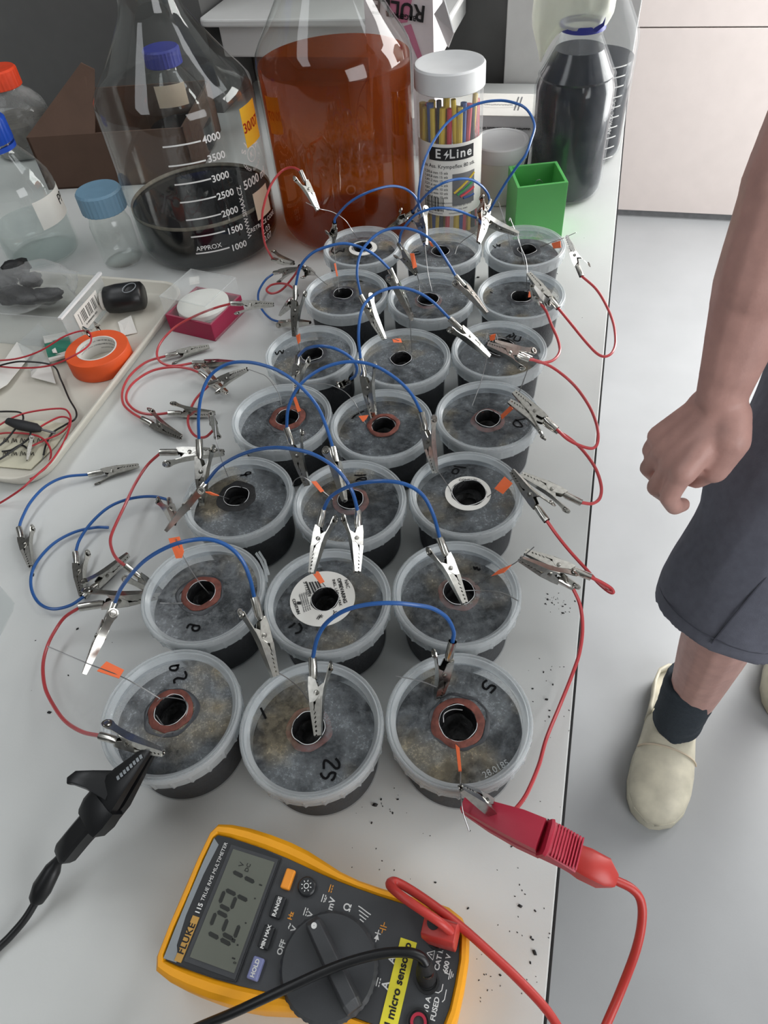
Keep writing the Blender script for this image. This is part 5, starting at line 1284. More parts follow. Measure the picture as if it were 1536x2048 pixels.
bl_(MB().lathe([(.0034, 0), (.0034, .0006), (.0026, .0006), (.0026, -.001)], 24, M=Matrix.Translation(mw(159.5, -1.2, ZF + .0135)) @ Matrix.Rotation(-.5, 4, 'X'), close=True)).build('plug_socket', 'steel_dark', BT, smooth=True, angle=40)

# ------------------------------------------------------------------ the white tray and what lies in it
x0, x1, y0, y1 = -0.985, -0.5165, 0.384, 0.771
tray = tag(empty('white_tray', (-0.76, 0.59, HB)), 'shallow cream-white plastic tray with rounded corners at the left of the bench', 'tray')
def ringo(d, z, rr): return [Vector((x - tray.location.x, y - tray.location.y, z)) for x, y in rr_outline(x0 + d, x1 - d, y0 + d, y1 - d, rr, 8)]
MB().loft([ringo(.010, .0008, .030), ringo(.008, .0008, .032), ringo(.0008, .013, .038), ringo(0, .0155, .040), ringo(.0005, .017, .040), ringo(.0035, .017, .037), ringo(.0048, .0155, .036), ringo(.011, .0032, .030), ringo(.013, .0024, .028)]).build('tray_shell', 'cream_plastic', tray, smooth=True, angle=50)
TZ = .0026
# clear box with barcode
hb_ = .050
k_ = [at(200, 548, hb_), at(122, 637, hb_)]
dirx = (k_[0] - k_[1]); dirx.z = 0; wid = dirx.length; dirx.normalize(); nrm_ = Vector((-dirx.y, dirx.x, 0))
bxr = tag(empty('clear_sample_box', (k_[1].x, k_[1].y, HB)), 'open clear plastic box with a barcode label, standing on the white tray', 'box')
bxr.rotation_euler = (0, 0, math.atan2(dirx.y, dirx.x))
LB = .17
tt = .0016
MB().box(0, wid, 0, tt, TZ, hb_).box(0, tt, 0, LB, TZ, hb_).box(wid - tt, wid, 0, LB, TZ, hb_).box(0, wid, LB - tt, LB, TZ, hb_).box(0, wid, 0, LB, TZ, TZ + tt).build('box_shell', 'clear_box', bxr)
MB().box(-.002, wid + .002, -.002, .003, hb_ - .001, hb_ + .002).build('rim_front', 'white_plastic', bxr)
MB().box(wid * .22, wid * .78, -.0008, -.0002, TZ + .008, hb_ - .010).build('barcode_label', 'paper_white', bxr)
for k in range(18):
    if random.random() < .75: MB().box(wid * .26 + k * wid * .027, wid * .26 + k * wid * .027 + random.choice((.0006, .0011)), -.0012, -.0008, TZ + .018, hb_ - .014).build('barcode_bar', 'print_black', bxr)
o = link('lettering', text_mesh('n nmunmn nm', .005), 'print_black', bxr); o.location = (wid * .5, -.0011, TZ + .014); o.rotation_euler = (math.pi / 2, 0, 0)
def blob(name, m, c, r, seed, parent=None, amp=.35, sub=3):
    bm = bmesh.new(); bmesh.ops.create_icosphere(bm, subdivisions=sub, radius=1)
    for v in bm.verts:
        n_ = noise.noise(v.co * 1.6 + Vector((seed, seed * .7, 0))) * amp + noise.noise(v.co * 4.1 + Vector((seed, 0, seed))) * amp * .4
        v.co = Vector((v.co.x * r[0], v.co.y * r[1], v.co.z * r[2])) * (1 + n_) + Vector(c)
    me = bpy.data.meshes.new(name); bm.to_mesh(me); bm.free()
    me.polygons.foreach_set('use_smooth', [True] * len(me.polygons))
    return link(name, me, m, parent)
def in_box(x, y, z): return Vector((k_[1].x, k_[1].y, HB)) + dirx * x + nrm_ * y + Vector((0, 0, z))
GK = 'black carbon pieces in the bag'
for k, (px, py, h, r, lb) in enumerate(((30, 590, .030, (.034, .016, .010), 'long flat black carbon piece lying across the clear bag'), (92, 592, .026, (.022, .013, .009), 'black carbon piece nearest the barcode end of the bag'), (30, 538, .048, (.020, .017, .012), 'upper jagged black carbon lump in the clear bag'), (62, 560, .036, (.016, .013, .010), 'small black carbon lump in the middle of the bag'), (8, 560, .040, (.018, .016, .012), 'black carbon lump cut by the left edge, in the bag'))):
    P = at(px, py, h); o = blob('carbon_piece', 'carbon', (0, 0, 0), r, k * 3.3 + 1, amp=.5); o.location = P; o.rotation_euler = (.1, .1, .5 * k)
    tag(o, lb, 'carbon piece', GK)
bc = at(45, 575, .035)
bag = blob('plastic_bag', 'bag_film', (0, 0, 0), (.074, .046, .025), 8.2, amp=.28, sub=4); bag.location = bc; bag.rotation_euler = (0, 0, .25)
tag(bag, 'crumpled clear plastic bag with black carbon pieces inside the clear box', 'bag')
# black taped bundle
A_, B_ = at(212, 600, .022), at(288, 590, .022)
tbd = tag(empty('taped_bundle', ((A_.x + B_.x) / 2, (A_.y + B_.y) / 2, HB)), 'short roll wrapped in shiny black tape at the back of the tray', 'bundle')
d_ = (B_ - A_); C_ = [A_ + d_ * t - tbd.location for t in (0, .03, .3, .7, .95, 1.0)]
sec_loft(C_, [.034, .037, .042, .043, .040, .034], [.030, .034, .037, .037, .035, .028], shape='round').build('black_wrap', 'black_plastic', tbd, smooth=True, angle=50)
sec_loft([A_ - d_ * .10 - tbd.location, A_ + d_ * .02 - tbd.location], [.028, .030], [.025, .028], shape='round').build('paper_end', 'paper_white', tbd, smooth=True, angle=50)
lp = []
for k in range(17):
    t = 2 * math.pi * k / 16; lp.append(B_ - d_ * .18 - tbd.location + d_ * (.16 * math.cos(t)) + Vector((0, -.010 + .008 * math.sin(t), .0185 + .002 * math.sin(t))))
MB().tube(lp, .0006, 5, caps=False).build('tape_edge', 'meter_silver', tbd, smooth=True)
# orange tape roll
ctp = at(200, 712, .014); rt_ = (at(258, 700, .02) - at(140, 700, .02)).length / 2
tp_ = tag(empty('tape_roll', (ctp.x, ctp.y, HB)), 'roll of bright orange tape lying flat in the tray', 'tape roll')
MB().lathe([(rt_ * .645, TZ), (rt_ * .98, TZ), (rt_, TZ + .001), (rt_, TZ + .0225), (rt_ * .98, TZ + .0235), (rt_ * .645, TZ + .0235)], 72, close=True).build('tape', 'tape_orange', tp_, smooth=True, angle=40)
MB().lathe([(rt_ * .60, TZ), (rt_ * .64, TZ), (rt_ * .64, TZ + .0237), (rt_ * .60, TZ + .0237)], 64, close=True).build('card_core', 'paper_white', tp_, smooth=True, angle=40)
for k in range(5):
    me = text_mesh('nmunmn nmun un nm n un n', .0042 if k % 2 else .0034)
    R_ = rt_ * .598
    for v in me.vertices:
        a_ = math.pi * .5 - v.co.x / R_ + (-.35 if k < 3 else .9); v.co = (R_ * math.cos(a_), R_ * math.sin(a_), TZ + .019 - (k % 3) * .0055 + v.co.y)
    link('lettering', me, 'print_grey', tp_)
# papers, packet, note
def sheet(name, m, px, h, label, cat, th=.0008, group=None, wav=.002):
    P = [at(x, y, h) for x, y in px]; c = sum(P, Vector()) / len(P); c.z = HB
    n = len(P); k = [p - c for p in P]
    for i, p in enumerate(k): p.z += wav * math.sin(i * 2.1)
    o = MB().add([p + Vector((0, 0, th)) for p in k] + k, [tuple(range(n)), tuple(reversed(range(n, 2 * n)))] + [(i, n + i, n + (i + 1) % n, (i + 1) % n) for i in range(n)]).build(name, m)
    o.location = c
    return tag(o, label, cat, group)
sheet('paper_slip', 'paper_white', [(236, 645), (263, 634), (274, 664), (244, 672)], .0045, 'small white paper slip between the tape roll and tray edge', 'paper')
gp = sheet('green_packet', 'packet_green', [(90, 690), (140, 679), (146, 704), (98, 718)], .012, 'small dark green packet leaning beside the orange tape', 'packet', .003)
o = sheet('packet_top', 'paper_white', [(88, 676), (132, 670), (140, 679), (91, 690)], .013, None, None, .003); o.parent = gp; o.location = o.location - gp.location
o = sheet('packet_hem', 'paper_white', [(98, 718), (146, 704), (147, 709), (100, 724)], .011, None, None, .003); o.parent = gp; o.location = o.location - gp.location
o = sheet('packet_print', 'paper_white', [(104, 700), (112, 698), (114, 704), (106, 706)], .0165, None, None, .0004); o.parent = gp; o.location = o.location - gp.location
sheet('crumpled_wrapper', 'bag_film', [(36, 688), (80, 654), (96, 662), (84, 700), (96, 724), (60, 740)], .010, 'crumpled clear wrapper left of the green packet', 'wrapper', wav=.006)
sheet('white_envelope', 'paper_white', [(10, 720), (36, 688), (66, 700), (14, 770), (-30, 800), (-30, 745)], .008, 'white paper envelope lying at the left side of the tray', 'envelope', wav=.003)
sheet('white_wrapper', 'paper_white', [(62, 745), (97, 716), (104, 742), (112, 768), (64, 757)], .006, 'thin white wrapper lying under the black wire', 'wrapper', wav=.002)
sheet('paper_note', 'paper_cream', [(-40, 845), (70, 842), (142, 848), (112, 892), (62, 940), (-40, 930)], .0034, 'cream paper note with handwriting under the red and black wires', 'paper', wav=.0006)
hw_ = MB()
for k in range(9):
    px, py = 6 + (k % 5) * 17, 878 + (k // 5) * 26
    hw_.ribbon(spline([at(px + dx, py + dy, .0052) for dx, dy in ((0, 8), (3, -2), (6, 6), (9, 0), (11, 7))], 3), .0007, thick=.0001)
tag(hw_.build('note_writing', 'marker_ink'), None, None); nw = bpy.data.objects['note_writing']; pn = bpy.data.objects['paper_note']; nw.parent = pn; nw.location = -pn.location
def wire(color, label, pts, rad=.0011, tip=None, group='thin wires in the tray'):
    P = spline([at(*p) for p in pts], 6); c = P[0].copy(); c.z = HB
    root = tag(empty('thin_wire', c), label, 'wire', group)
    MB().tube([p - c for p in P], rad, 8).build('insulation', color, root, smooth=True)
    if tip:
        d = (P[-1] - P[-2]).normalized(); MB().tube([P[-1] - c, P[-1] - c + d * tip], .0005, 6).build('bare_end', 'steel_wire', root, smooth=True)
    return root
wire('red_thin', 'red wire looping over the orange tape roll', [(-30, 722, .02), (30, 718, .02), (80, 702, .026), (130, 672, .036), (170, 661, .038), (182, 672, .040), (178, 690, .036), (150, 710, .036), (100, 731, .026), (40, 736, .018), (-30, 730, .014)])
wire('black_plastic', 'black wire snaking from the tape roll to the paper note', [(-20, 738, .014), (15, 727, .022), (50, 723, .024), (105, 731, .018), (122, 760, .008), (138, 797, .007), (152, 822, .008), (150, 838, .009), (130, 850, .008), (105, 866, .007), (92, 890, .007), (87, 910, .006)], tip=.006)
wire('red_thin', 'red wire in a big loop round the paper note, leaving the tray', [(-20, 862, .010), (20, 838, .014), (60, 824, .014), (120, 817, .012), (138, 826, .012), (141, 846, .014), (130, 880, .016), (112, 910, .018), (96, 930, .018), (68, 955, .022), (40, 980, .018), (0, 1006, .004), (-30, 1020, .003)])
wire('red_thin', 'red wire crossing the paper note to its lower corner', [(-20, 872, .008), (10, 866, .01), (50, 867, .010), (80, 874, .010), (97, 890, .010), (102, 910, .011), (92, 935, .016), (60, 958, .012)])
wire('red_thin', 'short red wire pointing across the note to the tray edge', [(64, 892, .008), (90, 880, .008), (118, 868, .008), (136, 852, .009), (138, 838, .01), (120, 834, .011), (90, 848, .011), (66, 864, .010)])
wire('black_plastic', 'black wire running diagonally over the note', [(-20, 930, .006), (10, 912, .008), (38, 892, .010), (58, 876, .010), (62, 860, .012)])
wire('black_plastic', 'thick black wire at the left side of the note', [(-20, 905, .008), (10, 882, .010), (32, 856, .012), (46, 840, .014), (42, 826, .013), (20, 823, .010), (-20, 824, .008)])
wire('black_plastic', 'thin black wire curling below the note writing', [(4, 903, .006), (22, 900, .006), (42, 890, .006), (56, 898, .006)])
sp_ = tag(empty('splice_connector', at(50, 850)), 'black shrink wrapped splice lying on the red and black wires', 'connector')
sp_.location.z = HB
sec_loft([at(16, 842, .014) - sp_.location, at(40, 850, .014) - sp_.location, at(70, 856, .013) - sp_.location, at(82, 860, .011) - sp_.location], [.009, .014, .013, .006], [.007, .010, .009, .005], shape='round').build('sleeve', 'dark_rubber', sp_, smooth=True, angle=50)
MB().tube([at(80, 858, .011) - sp_.location, at(110, 866, .008) - sp_.location], .0014, 8).build('strip', 'print_grey', sp_, smooth=True)
def loose_clip(label, P0, P1, th):
    c = P0.copy(); c.z = HB
    root = tag(empty('crocodile_clip', c), label, 'clip', 'loose crocodile clips'); add_clip(root, P0, P1, th)
loose_clip('loose shiny clip lying on the cream paper note', at(63, 876, .010), at(54, 921, .006), 0)
loose_clip('small dark clip on top of the orange tape roll', at(180, 672, .034), at(165, 655, .040), 40)
loose_clip('upturned dark clip behind the orange tape roll', at(200, 662, .014), at(188, 645, .020), 20)

# ------------------------------------------------------------------ membrane box
H2, H1 = .052, .026
lidp = [at(319, 593, H2), at(410, 613, H2), at(471, 555, H2), at(382, 538, H2)]
cm_ = sum(lidp, Vector()) / 4
mbx = tag(empty('membrane_box', (cm_.x, cm_.y, HB)), 'small dark pink box with a clear raised lid and white discs inside', 'box')
q = [Vector((p.x - cm_.x, p.y - cm_.y, 0)) for p in lidp]
lid_ = MB()
lid_.add([p * 1.0 + Vector((0, 0, H2)) for p in q] + [p * 1.02 + Vector((0, 0, H1 - .004)) for p in q], [(0, 1, 2, 3)] + [(i, 4 + i, 4 + (i + 1) % 4, (i + 1) % 4) for i in range(4)])
lid_.build('clear_lid', 'clear_box', mbx)
for i in range(4):
    MB().tube([q[i] + Vector((0, 0, H2)), q[(i + 1) % 4] + Vector((0, 0, H2))], .0008, 6).build('lid_edge', 'clear_box', mbx)
ob = [p * 1.03 for p in q]; ib = [p * .93 for p in q]
MB().add([p * .99 for p in ob] + [p + Vector((0, 0, H1)) for p in ob] + [p + Vector((0, 0, H1)) for p in ib] + [p + Vector((0, 0, .006)) for p in ib], [(3, 2, 1, 0), (12, 13, 14, 15)] + [f for i in range(4) for f in ((i, (i + 1) % 4, 4 + (i + 1) % 4, 4 + i), (4 + i, 4 + (i + 1) % 4, 8 + (i + 1) % 4, 8 + i), (8 + i, 8 + (i + 1) % 4, 12 + (i + 1) % 4, 12 + i))]).build('pink_base', 'membrane_red', mbx, bevel=.001)
# hinged front flange resting on the bench
fl_ = [at(430, 668, .0), at(436, 664, .0), at(487, 607, .0), at(478, 600, 0)]
MB().add([q[1] * 1.03 + Vector((0, 0, .004)), q[2] * 1.03 + Vector((0, 0, .004)), at(486, 612, .001) - mbx.location, at(436, 672, .001) - mbx.location, q[1] * 1.03 + Vector((0, 0, .0015)), q[2] * 1.03 + Vector((0, 0, .0015)), at(486, 612, .0002) - mbx.location, at(436, 672, .0002) - mbx.location],
         [(0, 1, 2, 3), (7, 6, 5, 4), (0, 4, 5, 1), (1, 5, 6, 2), (2, 6, 7, 3), (3, 7, 4, 0)]).build('flap', 'clear_box', mbx)
rd = min(p.length for p in q) * .70
GD = 'white filter discs in the membrane box'
for k in range(3):
    dz = HB + .0065 + k * .008
    o = MB().lathe([(.0003, 0), (rd, 0), (rd, .006), (rd * .97, .0068), (rd * (.6 - .05 * k), .0066), (.0003, .0055)], 56).build('filter_disc', 'roll_white', smooth=True, angle=40)
    o.location = (cm_.x, cm_.y, dz); tag(o, ('bottom white filter disc inside the pink box', 'middle white filter disc inside the pink box', 'top white filter disc under the clear lid of the pink box')[k], 'disc', GD)
o = MB().add([at(378, 555, .034) - mbx.location, at(398, 552, .034) - mbx.location, at(399, 567, .034) - mbx.location, at(379, 570, .034) - mbx.location], [(3, 2, 1, 0)]).build('paper_tag', 'paper_white', mbx)

# clear sheet at the left front, soil crumbs and smears on the bench
sheet('clear_sheet', 'clear_box', [(-60, 1130), (0, 1172), (29, 1206), (26, 1222), (0, 1272), (-60, 1330)], .0006, 'clear plastic sheet lying at the left front of the bench', 'sheet', .0006, wav=0)
cr = MB(); spots = []
for cx, cy, s, n in ((1050, 1900, 60, 22), (760, 1620, 30, 14), (820, 1700, 90, 16), (1105, 1200, 14, 26), (1130, 1225, 10, 8), (1100, 1420, 40, 14), (1050, 1650, 50, 8), (1030, 1780, 40, 8), (1090, 1335, 30, 8), (130, 1350, 80, 6), (990, 575, 5, 3), (1120, 570, 90, 14), (1010, 1960, 40, 14)):
    for k in range(n): spots.append((random.gauss(cx, s), random.gauss(cy, s * .8), random.choice((.0003, .0004, .0005, .0008))))
spots += [(99, 1425, .0016), (155, 1258, .0012), (66, 1150, .0018), (71, 1281, .0006), (956, 555, .0018), (1205 - 45, 1247, .0012), (1093, 1399, .0012), (1040, 1812, .0014), (1069, 1905, .0016), (750, 1610, .0018)]
for px, py, s in spots:
    P = at(px, py)
    if P.x > XE - .002 or px < 0: continue
    cr.lathe([(.0001, s * .9), (s * .8, s * .6), (s, .0001)], 6, M=Matrix.Translation((P.x, P.y, HB)) @ Matrix.Rotation(random.uniform(0, 6), 4, 'Z'), rfun=lambda r, z, a: r * (1 + .35 * math.sin(2 * a)))
tag(cr.build('soil_crumbs', 'carbon'), 'fine black soil crumbs scattered over the white bench top', 'crumbs', kind='stuff')

# ------------------------------------------------------------------ the person beside the bench
person = tag(empty('person', (0.40, 0.70, 0.0)), 'person in grey shorts, dark socks and off-white clogs, right arm hanging by the bench', 'person')
PO = Vector(person.location)
def cap_(mb, a, b, ra, rb, n=14, flat=1.0, fdir=None):
    """closed tapered limb section with round ends; flat squeezes it along fdir"""
    a, b = Vector(a), Vector(b); d = (b - a); L = d.length; d.normalize()
    k0 = len(mb.v); pts, rs = [], []
    for i in range(6):
        t = math.pi / 2 * (1 - i / 5); pts.append(a - d * (ra * math.sin(t))); rs.append(max(ra * math.cos(t), ra * .04))
    for i in range(6):
        t = math.pi / 2 * i / 5; pts.append(b + d * (rb * math.sin(t))); rs.append(max(rb * math.cos(t), rb * .04))
    mb.tube(pts, rs, n)
    if flat != 1.0:
        f = Vector(fdir); f = (f - d * f.dot(d)).normalized()
        for v in mb.v[k0:]:
            o = v - a; c = o.dot(f); v -= f * (c * (1 - flat))
def organic(name, mb, m, voxel, smooth, parent):
    mb.v = [v - PO for v in mb.v]
    me = mb.mesh(name)
    o = bpy.data.objects.new(name, me); COL.objects.link(o)
    r = o.modifiers.new('remesh', 'REMESH'); r.mode = 'VOXEL'; r.voxel_size = voxel; r.use_smooth_shade = True
    s = o.modifiers.new('smooth', 'SMOOTH'); s.factor = .5; s.iterations = smooth
    dg = bpy.context.evaluated_depsgraph_get(); dg.update()
    me2 = bpy.data.meshes.new_from_object(o.evaluated_get(dg))
    bpy.data.objects.remove(o); bpy.data.meshes.remove(me)
    me2.name = name
    me2.polygons.foreach_set('use_smooth', [True] * len(me2.polygons))
    return link(name, me2, m, parent)
A = lambda px, py, z: at(px, py, z - HB)
B = MB()
wrist = A(1445, 788, .872)
elbow = A(1580, 372, 1.060); shoulder = Vector((.245, .880, 1.345))
cap_(B, shoulder, elbow, .052, .044)
fore = wrist.lerp(elbow, .55)
cap_(B, elbow, fore, .043, .043)
cap_(B, fore, wrist.lerp(elbow, .12), .043, .0305, flat=.86, fdir=(0, 1, .2))
cap_(B, wrist.lerp(elbow, .12), wrist, .0305, .0275, flat=.80, fdir=(0, 1, .3))
# back of the hand: four metacarpals and the thumb root
mc = {'index': A(1366, 946, .806), 'middle': A(1344, 928, .800), 'ring': A(1326, 902, .800), 'pinky': A(1316, 872, .806)}
cb_ = {'index': A(1446, 845, .848), 'middle': A(1430, 835, .852), 'ring': A(1416, 822, .852), 'pinky': A(1405, 810, .850)}
vd = (CAM - mc['middle']).normalized()
for f, rr in (('index', .0150), ('middle', .0145), ('ring', .0138), ('pinky', .0125)):
    cap_(B, cb_[f] - vd * .004, mc[f] - vd * .003, rr * 1.10, rr)
    cap_(B, wrist, cb_[f] - vd * .006, .0215, .017)
cap_(B, A(1440, 850, .842) - vd * .010, A(1385, 925, .806) - vd * .012, .022, .017)
cap_(B, A(1420, 835, .845) - vd * .010, A(1340, 890, .802) - vd * .010, .018, .014)
# thenar mass at the lower right of the hand and the thumb tucked behind
th0, th1, th2, th3 = A(1462, 880, .842) - vd * .010, A(1430, 938, .808) - vd * .018, A(1395, 958, .786) - vd * .026, A(1366, 955, .768) - vd * .030
cap_(B, A(1462, 830, .856) - vd * .006, th0, .022, .0215); cap_(B, th0, th1, .0215, .0165); cap_(B, th1, th2, .0140, .0120); cap_(B, th2, th3, .0115, .0095)
# fingers: knuckle, middle joint, last joint, tip
F = {'index': ((1366, 946, .806), (1338, 995, .776), (1349, 1014, .756), (1366, 1010, .745), (.0112, .0102, .0088)),
     'middle': ((1344, 928, .800), (1312, 974, .766), (1330, 990, .738), (1352, 984, .728), (.0112, .0100, .0088)),
     'ring': ((1326, 902, .800), (1296, 936, .768), (1314, 956, .742), (1336, 956, .732), (.0104, .0094, .0082)),
     'pinky': ((1316, 872, .806), (1298, 900, .782), (1312, 920, .762), (1328, 926, .750), (.0090, .0082, .0074))}
for f, (p0, p1, p2, p3, rr) in F.items():
    q = [A(*p0) - vd * .003, A(*p1) - vd * .004, A(*p2) - vd * .008, A(*p3) - vd * .012]
    cap_(B, q[0], q[1], rr[0] * 1.04, rr[0]); cap_(B, q[1], q[2], rr[0], rr[1]); cap_(B, q[2], q[3], rr[1], rr[2])
# right leg
ankle = A(1352, 1446, .085) ; sht = A(1392, 1376, .200); knee = A(1462, 1212, .500)
hipR = Vector((.365, .795, .880)); hipL = Vector((.510, .830, .880))
cap_(B, ankle, sht, .036, .043); cap_(B, sht, sht.lerp(knee, .55), .043, .052); cap_(B, sht.lerp(knee, .55), knee, .052, .056); cap_(B, knee, hipR, .058, .084)
heel = Vector((ankle.x + .004, ankle.y + .040, .045)); toe = Vector((ankle.x - .020, ankle.y - .110, .036))
cap_(B, ankle, heel, .034, .032); cap_(B, ankle - Vector((0, 0, .020)), toe, .032, .022)
# left leg
anL = Vector((.572, .935, .085)); knL = Vector((.545, .800, .500))
cap_(B, anL, anL.lerp(knL, .4), .036, .050); cap_(B, anL.lerp(knL, .4), knL, .052, .056); cap_(B, knL, hipL, .058, .084)
cap_(B, anL, anL + Vector((.004, .04, -.04)), .034, .032); cap_(B, anL, anL + Vector((-.020, -.110, -.049)), .036, .026)
# torso, neck, head, left arm
pel = Vector((.428, .815, .930)); chest = Vector((.428, .885, 1.24)); neck = Vector((.428, .895, 1.43)); head = Vector((.425, .870, 1.575))
cap_(B, hipR.lerp(hipL, .25), hipR.lerp(hipL, .75), .095, .095); cap_(B, pel, chest, .115, .125, flat=.78, fdir=(0, 1, 0)); cap_(B, chest, chest + Vector((0, 0, .08)), .13, .10, flat=.75, fdir=(0, 1, 0))
shL = Vector((.615, .885, 1.345)); elL = Vector((.675, .850, 1.065)); wrL = Vector((.665, .775, .860))
cap_(B, shoulder, shL, .055, .055); cap_(B, chest, neck, .075, .052); cap_(B, neck, head, .050, .060)
cap_(B, shL, elL, .050, .042); cap_(B, elL, wrL, .041, .028)
hL = wrL + Vector((-.005, -.03, -.085)); cap_(B, wrL, hL, .026, .030, flat=.55, fdir=(1, 0, 0))
for k in range(4):
    f0 = hL + Vector((.004, -.026 + k * .017, -.01)); f1 = f0 + Vector((-.012, -.004, -.045 - (.008 if k in (1, 2) else 0))); f2 = f1 + Vector((-.016, 0, -.028)); cap_(B, f0, f1, .0098, .0092); cap_(B, f1, f2, .0092, .0078)
cap_(B, wrL + Vector((0, -.02, -.03)), wrL + Vector((-.014, -.055, -.075)), .014, .011); cap_(B, wrL + Vector((-.014, -.055, -.075)), wrL + Vector((-.022, -.062, -.105)), .011, .009)
cap_(B, head + Vector((0, .012, .03)), head + Vector((0, -.006, -.03)), .082, .066); cap_(B, head + Vector((0, -.07, -.055)), head + Vector((0, -.02, -.05)), .028, .05)
cap_(B, head + Vector((0, -.082, .012)), head + Vector((0, -.098, -.022)), .010, .015)
for s in (-1, 1): cap_(B, head + Vector((s * .078, .01, .015)), head + Vector((s * .080, .006, -.018)), .014, .010, flat=.6, fdir=(1, 0, 0))
body = organic('body', B, 'skin', .0032, 5, person)
# finger nails on the visible index finger
tip = A(*F['index'][3]) - vd * .012
# hair, eyes, mouth
H = MB(); cap_(H, head + Vector((0, .020, .045)), head + Vector((0, .030, .0)), .084, .076); organic('hair', H, 'hair_brown', .008, 3, person)
for s in (-1, 1):
    o = MB().lathe([(.0003, .011), (.006, .009), (.010, .004), (.011, 0), (.0003, -.011)], 16, M=Matrix.Translation(head - PO + Vector((s * .030, -.066, .012)))).build('eye', 'eye_white', person, smooth=True)
MB().ribbon([head - PO + Vector((x, -.096 + abs(x) * .25, -.062)) for x in (-.022, -.01, 0, .01, .022)], .006, up=Vector((0, -1, 0)), thick=.002).build('mouth', 'probe_red', person)

# shorts
S = MB()
def leg_cone(mb, a, b, ra, rb, fl=1.0):
    a, b = Vector(a), Vector(b)
    k0 = len(mb.v); n = 12
    pts = [a.lerp(b, t) for t in [i / n for i in range(n + 1)]]
    mb.tube(pts, [ra + (rb - ra) * (i / n) ** .8 for i in range(n + 1)], 28)
hemR = A(1432, 1238, .470)
leg_cone(S, hemR, hipR + Vector((.005, .0, .02)), .0905, .112)
hemL = Vector((.560, .810, .470)); leg_cone(S, hemL, hipL + Vector((0, 0, .02)), .0905, .112)
cap_(S, hipR + Vector((.02, 0, .03)), hipL + Vector((-.02, 0, .03)), .108, .108); cap_(S, pel, pel + Vector((0, .01, .08)), .135, .128, flat=.85, fdir=(0, 1, 0))
for v in S.v:
    v += Vector((noise.noise(v * 14), noise.noise(v * 14 + Vector((9, 0, 0))), 0)) * .010 + Vector((noise.noise(v * 30), noise.noise(v * 30 + Vector((3, 7, 0))), 0)) * .003
sh_ = organic('shorts', S, 'shorts_grey', .0048, 4, person)
# sewn hem and side seam
ax_ = (hipR - hemR).normalized(); sx_ = ax_.orthogonal().normalized(); sy_ = ax_.cross(sx_)
for off, rr in ((.024, .0940),):
    MB().tube([hemR + ax_ * off + (sx_ * math.cos(t) + sy_ * math.sin(t)) * rr - PO for t in [2 * math.pi * k / 48 for k in range(49)]], .0011, 5, caps=False).build('hem_stitch', 'shorts_seam', sh_, smooth=True)
sm = []
for k in range(14):
    t = .035 + .965 * k / 13; c = hemR.lerp(hipR, t); rr = .0915 + .021 * t ** .8
    vv = (CAM - c); vv = (vv - ax_ * vv.dot(ax_)).normalized(); sd = vv.cross(ax_)
    ang = math.radians(-6 - 22 * t); sm.append(c + (vv * math.cos(ang) + sd * math.sin(ang)) * (rr + .0005) - PO)
MB().tube(sm, .0013, 5).build('side_seam', 'shorts_seam', sh_, smooth=True)
# shirt
T = MB(); cap_(T, pel + Vector((0, .01, .04)), chest, .132, .138, flat=.80, fdir=(0, 1, 0)); cap_(T, chest, chest + Vector((0, 0, .09)), .140, .105, flat=.78, fdir=(0, 1, 0)); cap_(T, shoulder + Vector((.01, 0, .0)), shL + Vector((-.01, 0, 0)), .074, .074)
leg_cone(T, shoulder.lerp(elbow, .62), shoulder + Vector((.004, 0, 0)), .068, .072); leg_cone(T, shL.lerp(elL, .62), shL, .068, .072)
organic('shirt', T, 'shirt_grey', .006, 4, person)
# socks
def sock(name, an, top, heel_, toe_):
    K = MB(); leg_cone(K, an, top, .043, .0475); cap_(K, an, heel_, .040, .036); cap_(K, an - Vector((0, 0, .020)), toe_, .036, .026)
    for v in K.v: v += Vector((noise.noise(Vector((v.x, v.y, v.z * 3)) * 30), noise.noise(Vector((v.x, v.y, v.z * 3)) * 30 + Vector((4, 2, 0))), 0)) * .003
    return organic(name, K, 'sock_dark', .004, 2, person)
sock('sock', ankle, A(1388, 1362, .215), heel, toe)
sock('sock', anL, anL.lerp(knL, .34), anL + Vector((.004, .04, -.04)), anL + Vector((-.020, -.110, -.049)))
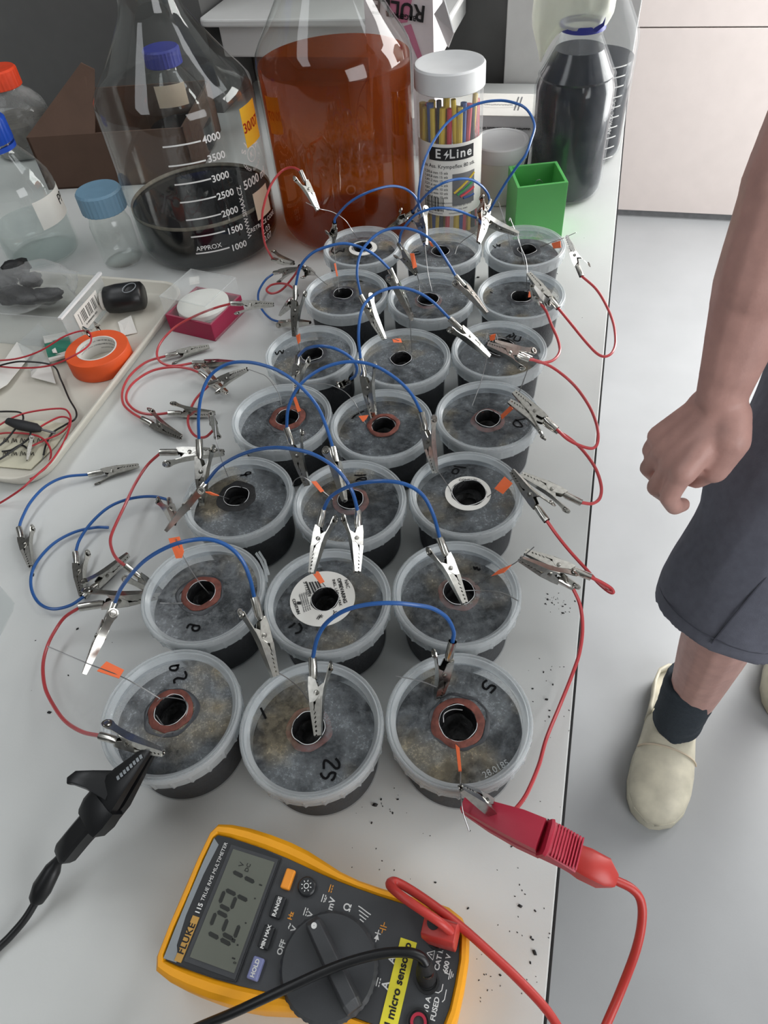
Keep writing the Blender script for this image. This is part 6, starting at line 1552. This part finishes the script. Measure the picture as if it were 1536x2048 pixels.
# clogs: closed front, open heel, thick sole
def clog(name, heel_xy, toe_xy, flip):
    hx, tx = Vector((*heel_xy, 0)), Vector((*toe_xy, 0)); d = tx - hx; L = d.length; d.normalize(); s = Vector((-d.y, d.x, 0)) * flip
    def outline(k, z, grow=0.0):
        o = []
        pts = ((0, .0), (.015, .020), (.05, .036), (.12, .043), (.22, .040), (.36, .039), (.50, .047), (.64, .055), (.78, .0565), (.88, .050), (.95, .037), (.985, .019), (1.0, .002))
        L_ = [(t, w) for t, w in pts]
        R_ = [(t, w * .92) for t, w in pts]
        for t, w in L_: o.append(hx + d * (L * t) + s * (w * (1 + grow)))
        for t, w in reversed(R_[:-1]): o.append(hx + d * (L * t) - s * (w * (1 + grow)))
        return [p + Vector((0, 0, z)) for p in o[:-1]]
    root = MB(); root.v = []
    K = MB().loft([[p - PO for p in outline(0, z, g)] for z, g in ((0, -.05), (.003, .02), (.016, .04), (.026, .02), (.030, 0))])
    c = K.build(name, 'clog_white', person, smooth=True, angle=50)
    # upper: rings across the foot from instep to toe
    rings = []
    for t, w, h in ((.37, .047, .088), (.42, .048, .094), (.50, .050, .094), (.58, .0535, .090), (.68, .057, .081), (.78, .057, .070), (.87, .051, .059), (.94, .039, .048), (.98, .022, .039), (1.0, .006, .032)):
        rg = []
        for k in range(17):
            a = math.pi * k / 16
            rg.append(hx + d * (L * t) + s * (w * math.cos(a) * (1.0 if math.cos(a) > 0 else .93)) + Vector((0, 0, .022 + (h - .022) * math.sin(a) ** .62)) - PO)
        rings.append(rg)
    rin = [[p * 1.0 for p in r] for r in rings]
    n = 17; vs = [p for r in rings for p in r]; fs = [(j * n + i, j * n + i + 1, (j + 1) * n + i + 1, (j + 1) * n + i) for j in range(len(rings) - 1) for i in range(n - 1)]
    u = MB().add(vs, fs).build('upper', 'clog_white', c, smooth=True, angle=60)
    u.modifiers.new('solid', 'SOLIDIFY').thickness = .004
    # band line across the instep
    MB().tube([p + (p - (hx + d * (L * .62) - PO + Vector((0, 0, .03)))).normalized() * .0012 for p in [hx + d * (L * .615) + s * (.0555 * math.cos(a) * (1.0 if math.cos(a) > 0 else .93)) + Vector((0, 0, .022 + .0650 * math.sin(a) ** .62)) - PO for a in [math.pi * (.08 + .84 * k / 20) for k in range(21)]]], .0016, 6).build('band_edge', 'label_cream', c, smooth=True)
    # low rim round the heel
    rr = []
    for t, w in ((.40, .046), (.33, .0435), (.25, .0425), (.14, .0445), (.06, .040), (.015, .024), (0, 0)): rr.append(hx + d * (L * t) + s * w)
    rr += [hx + d * (L * t) - s * (w * .93) for t, w in ((.015, .024), (.06, .040), (.14, .0445), (.25, .0425), (.33, .0435), (.40, .046))]
    hz = [.074, .056, .048, .046, .048, .050, .051, .050, .048, .046, .048, .056, .074]
    vs = []
    for p, z in zip(rr, hz): vs += [p + Vector((0, 0, .024)) - PO, p + Vector((0, 0, z)) - PO]
    hw2 = MB().add(vs, [(2 * i, 2 * i + 2, 2 * i + 3, 2 * i + 1) for i in range(len(rr) - 1)]).build('heel_rim', 'clog_white', c, smooth=True, angle=60)
    sd = hw2.modifiers.new('solid', 'SOLIDIFY'); sd.thickness = .006; sd.offset = 0
    return c
clog('clog', (.3250, .800), (.2760, .478), 1)
clog('clog', (.585, 1.030), (.535, .735), -1)
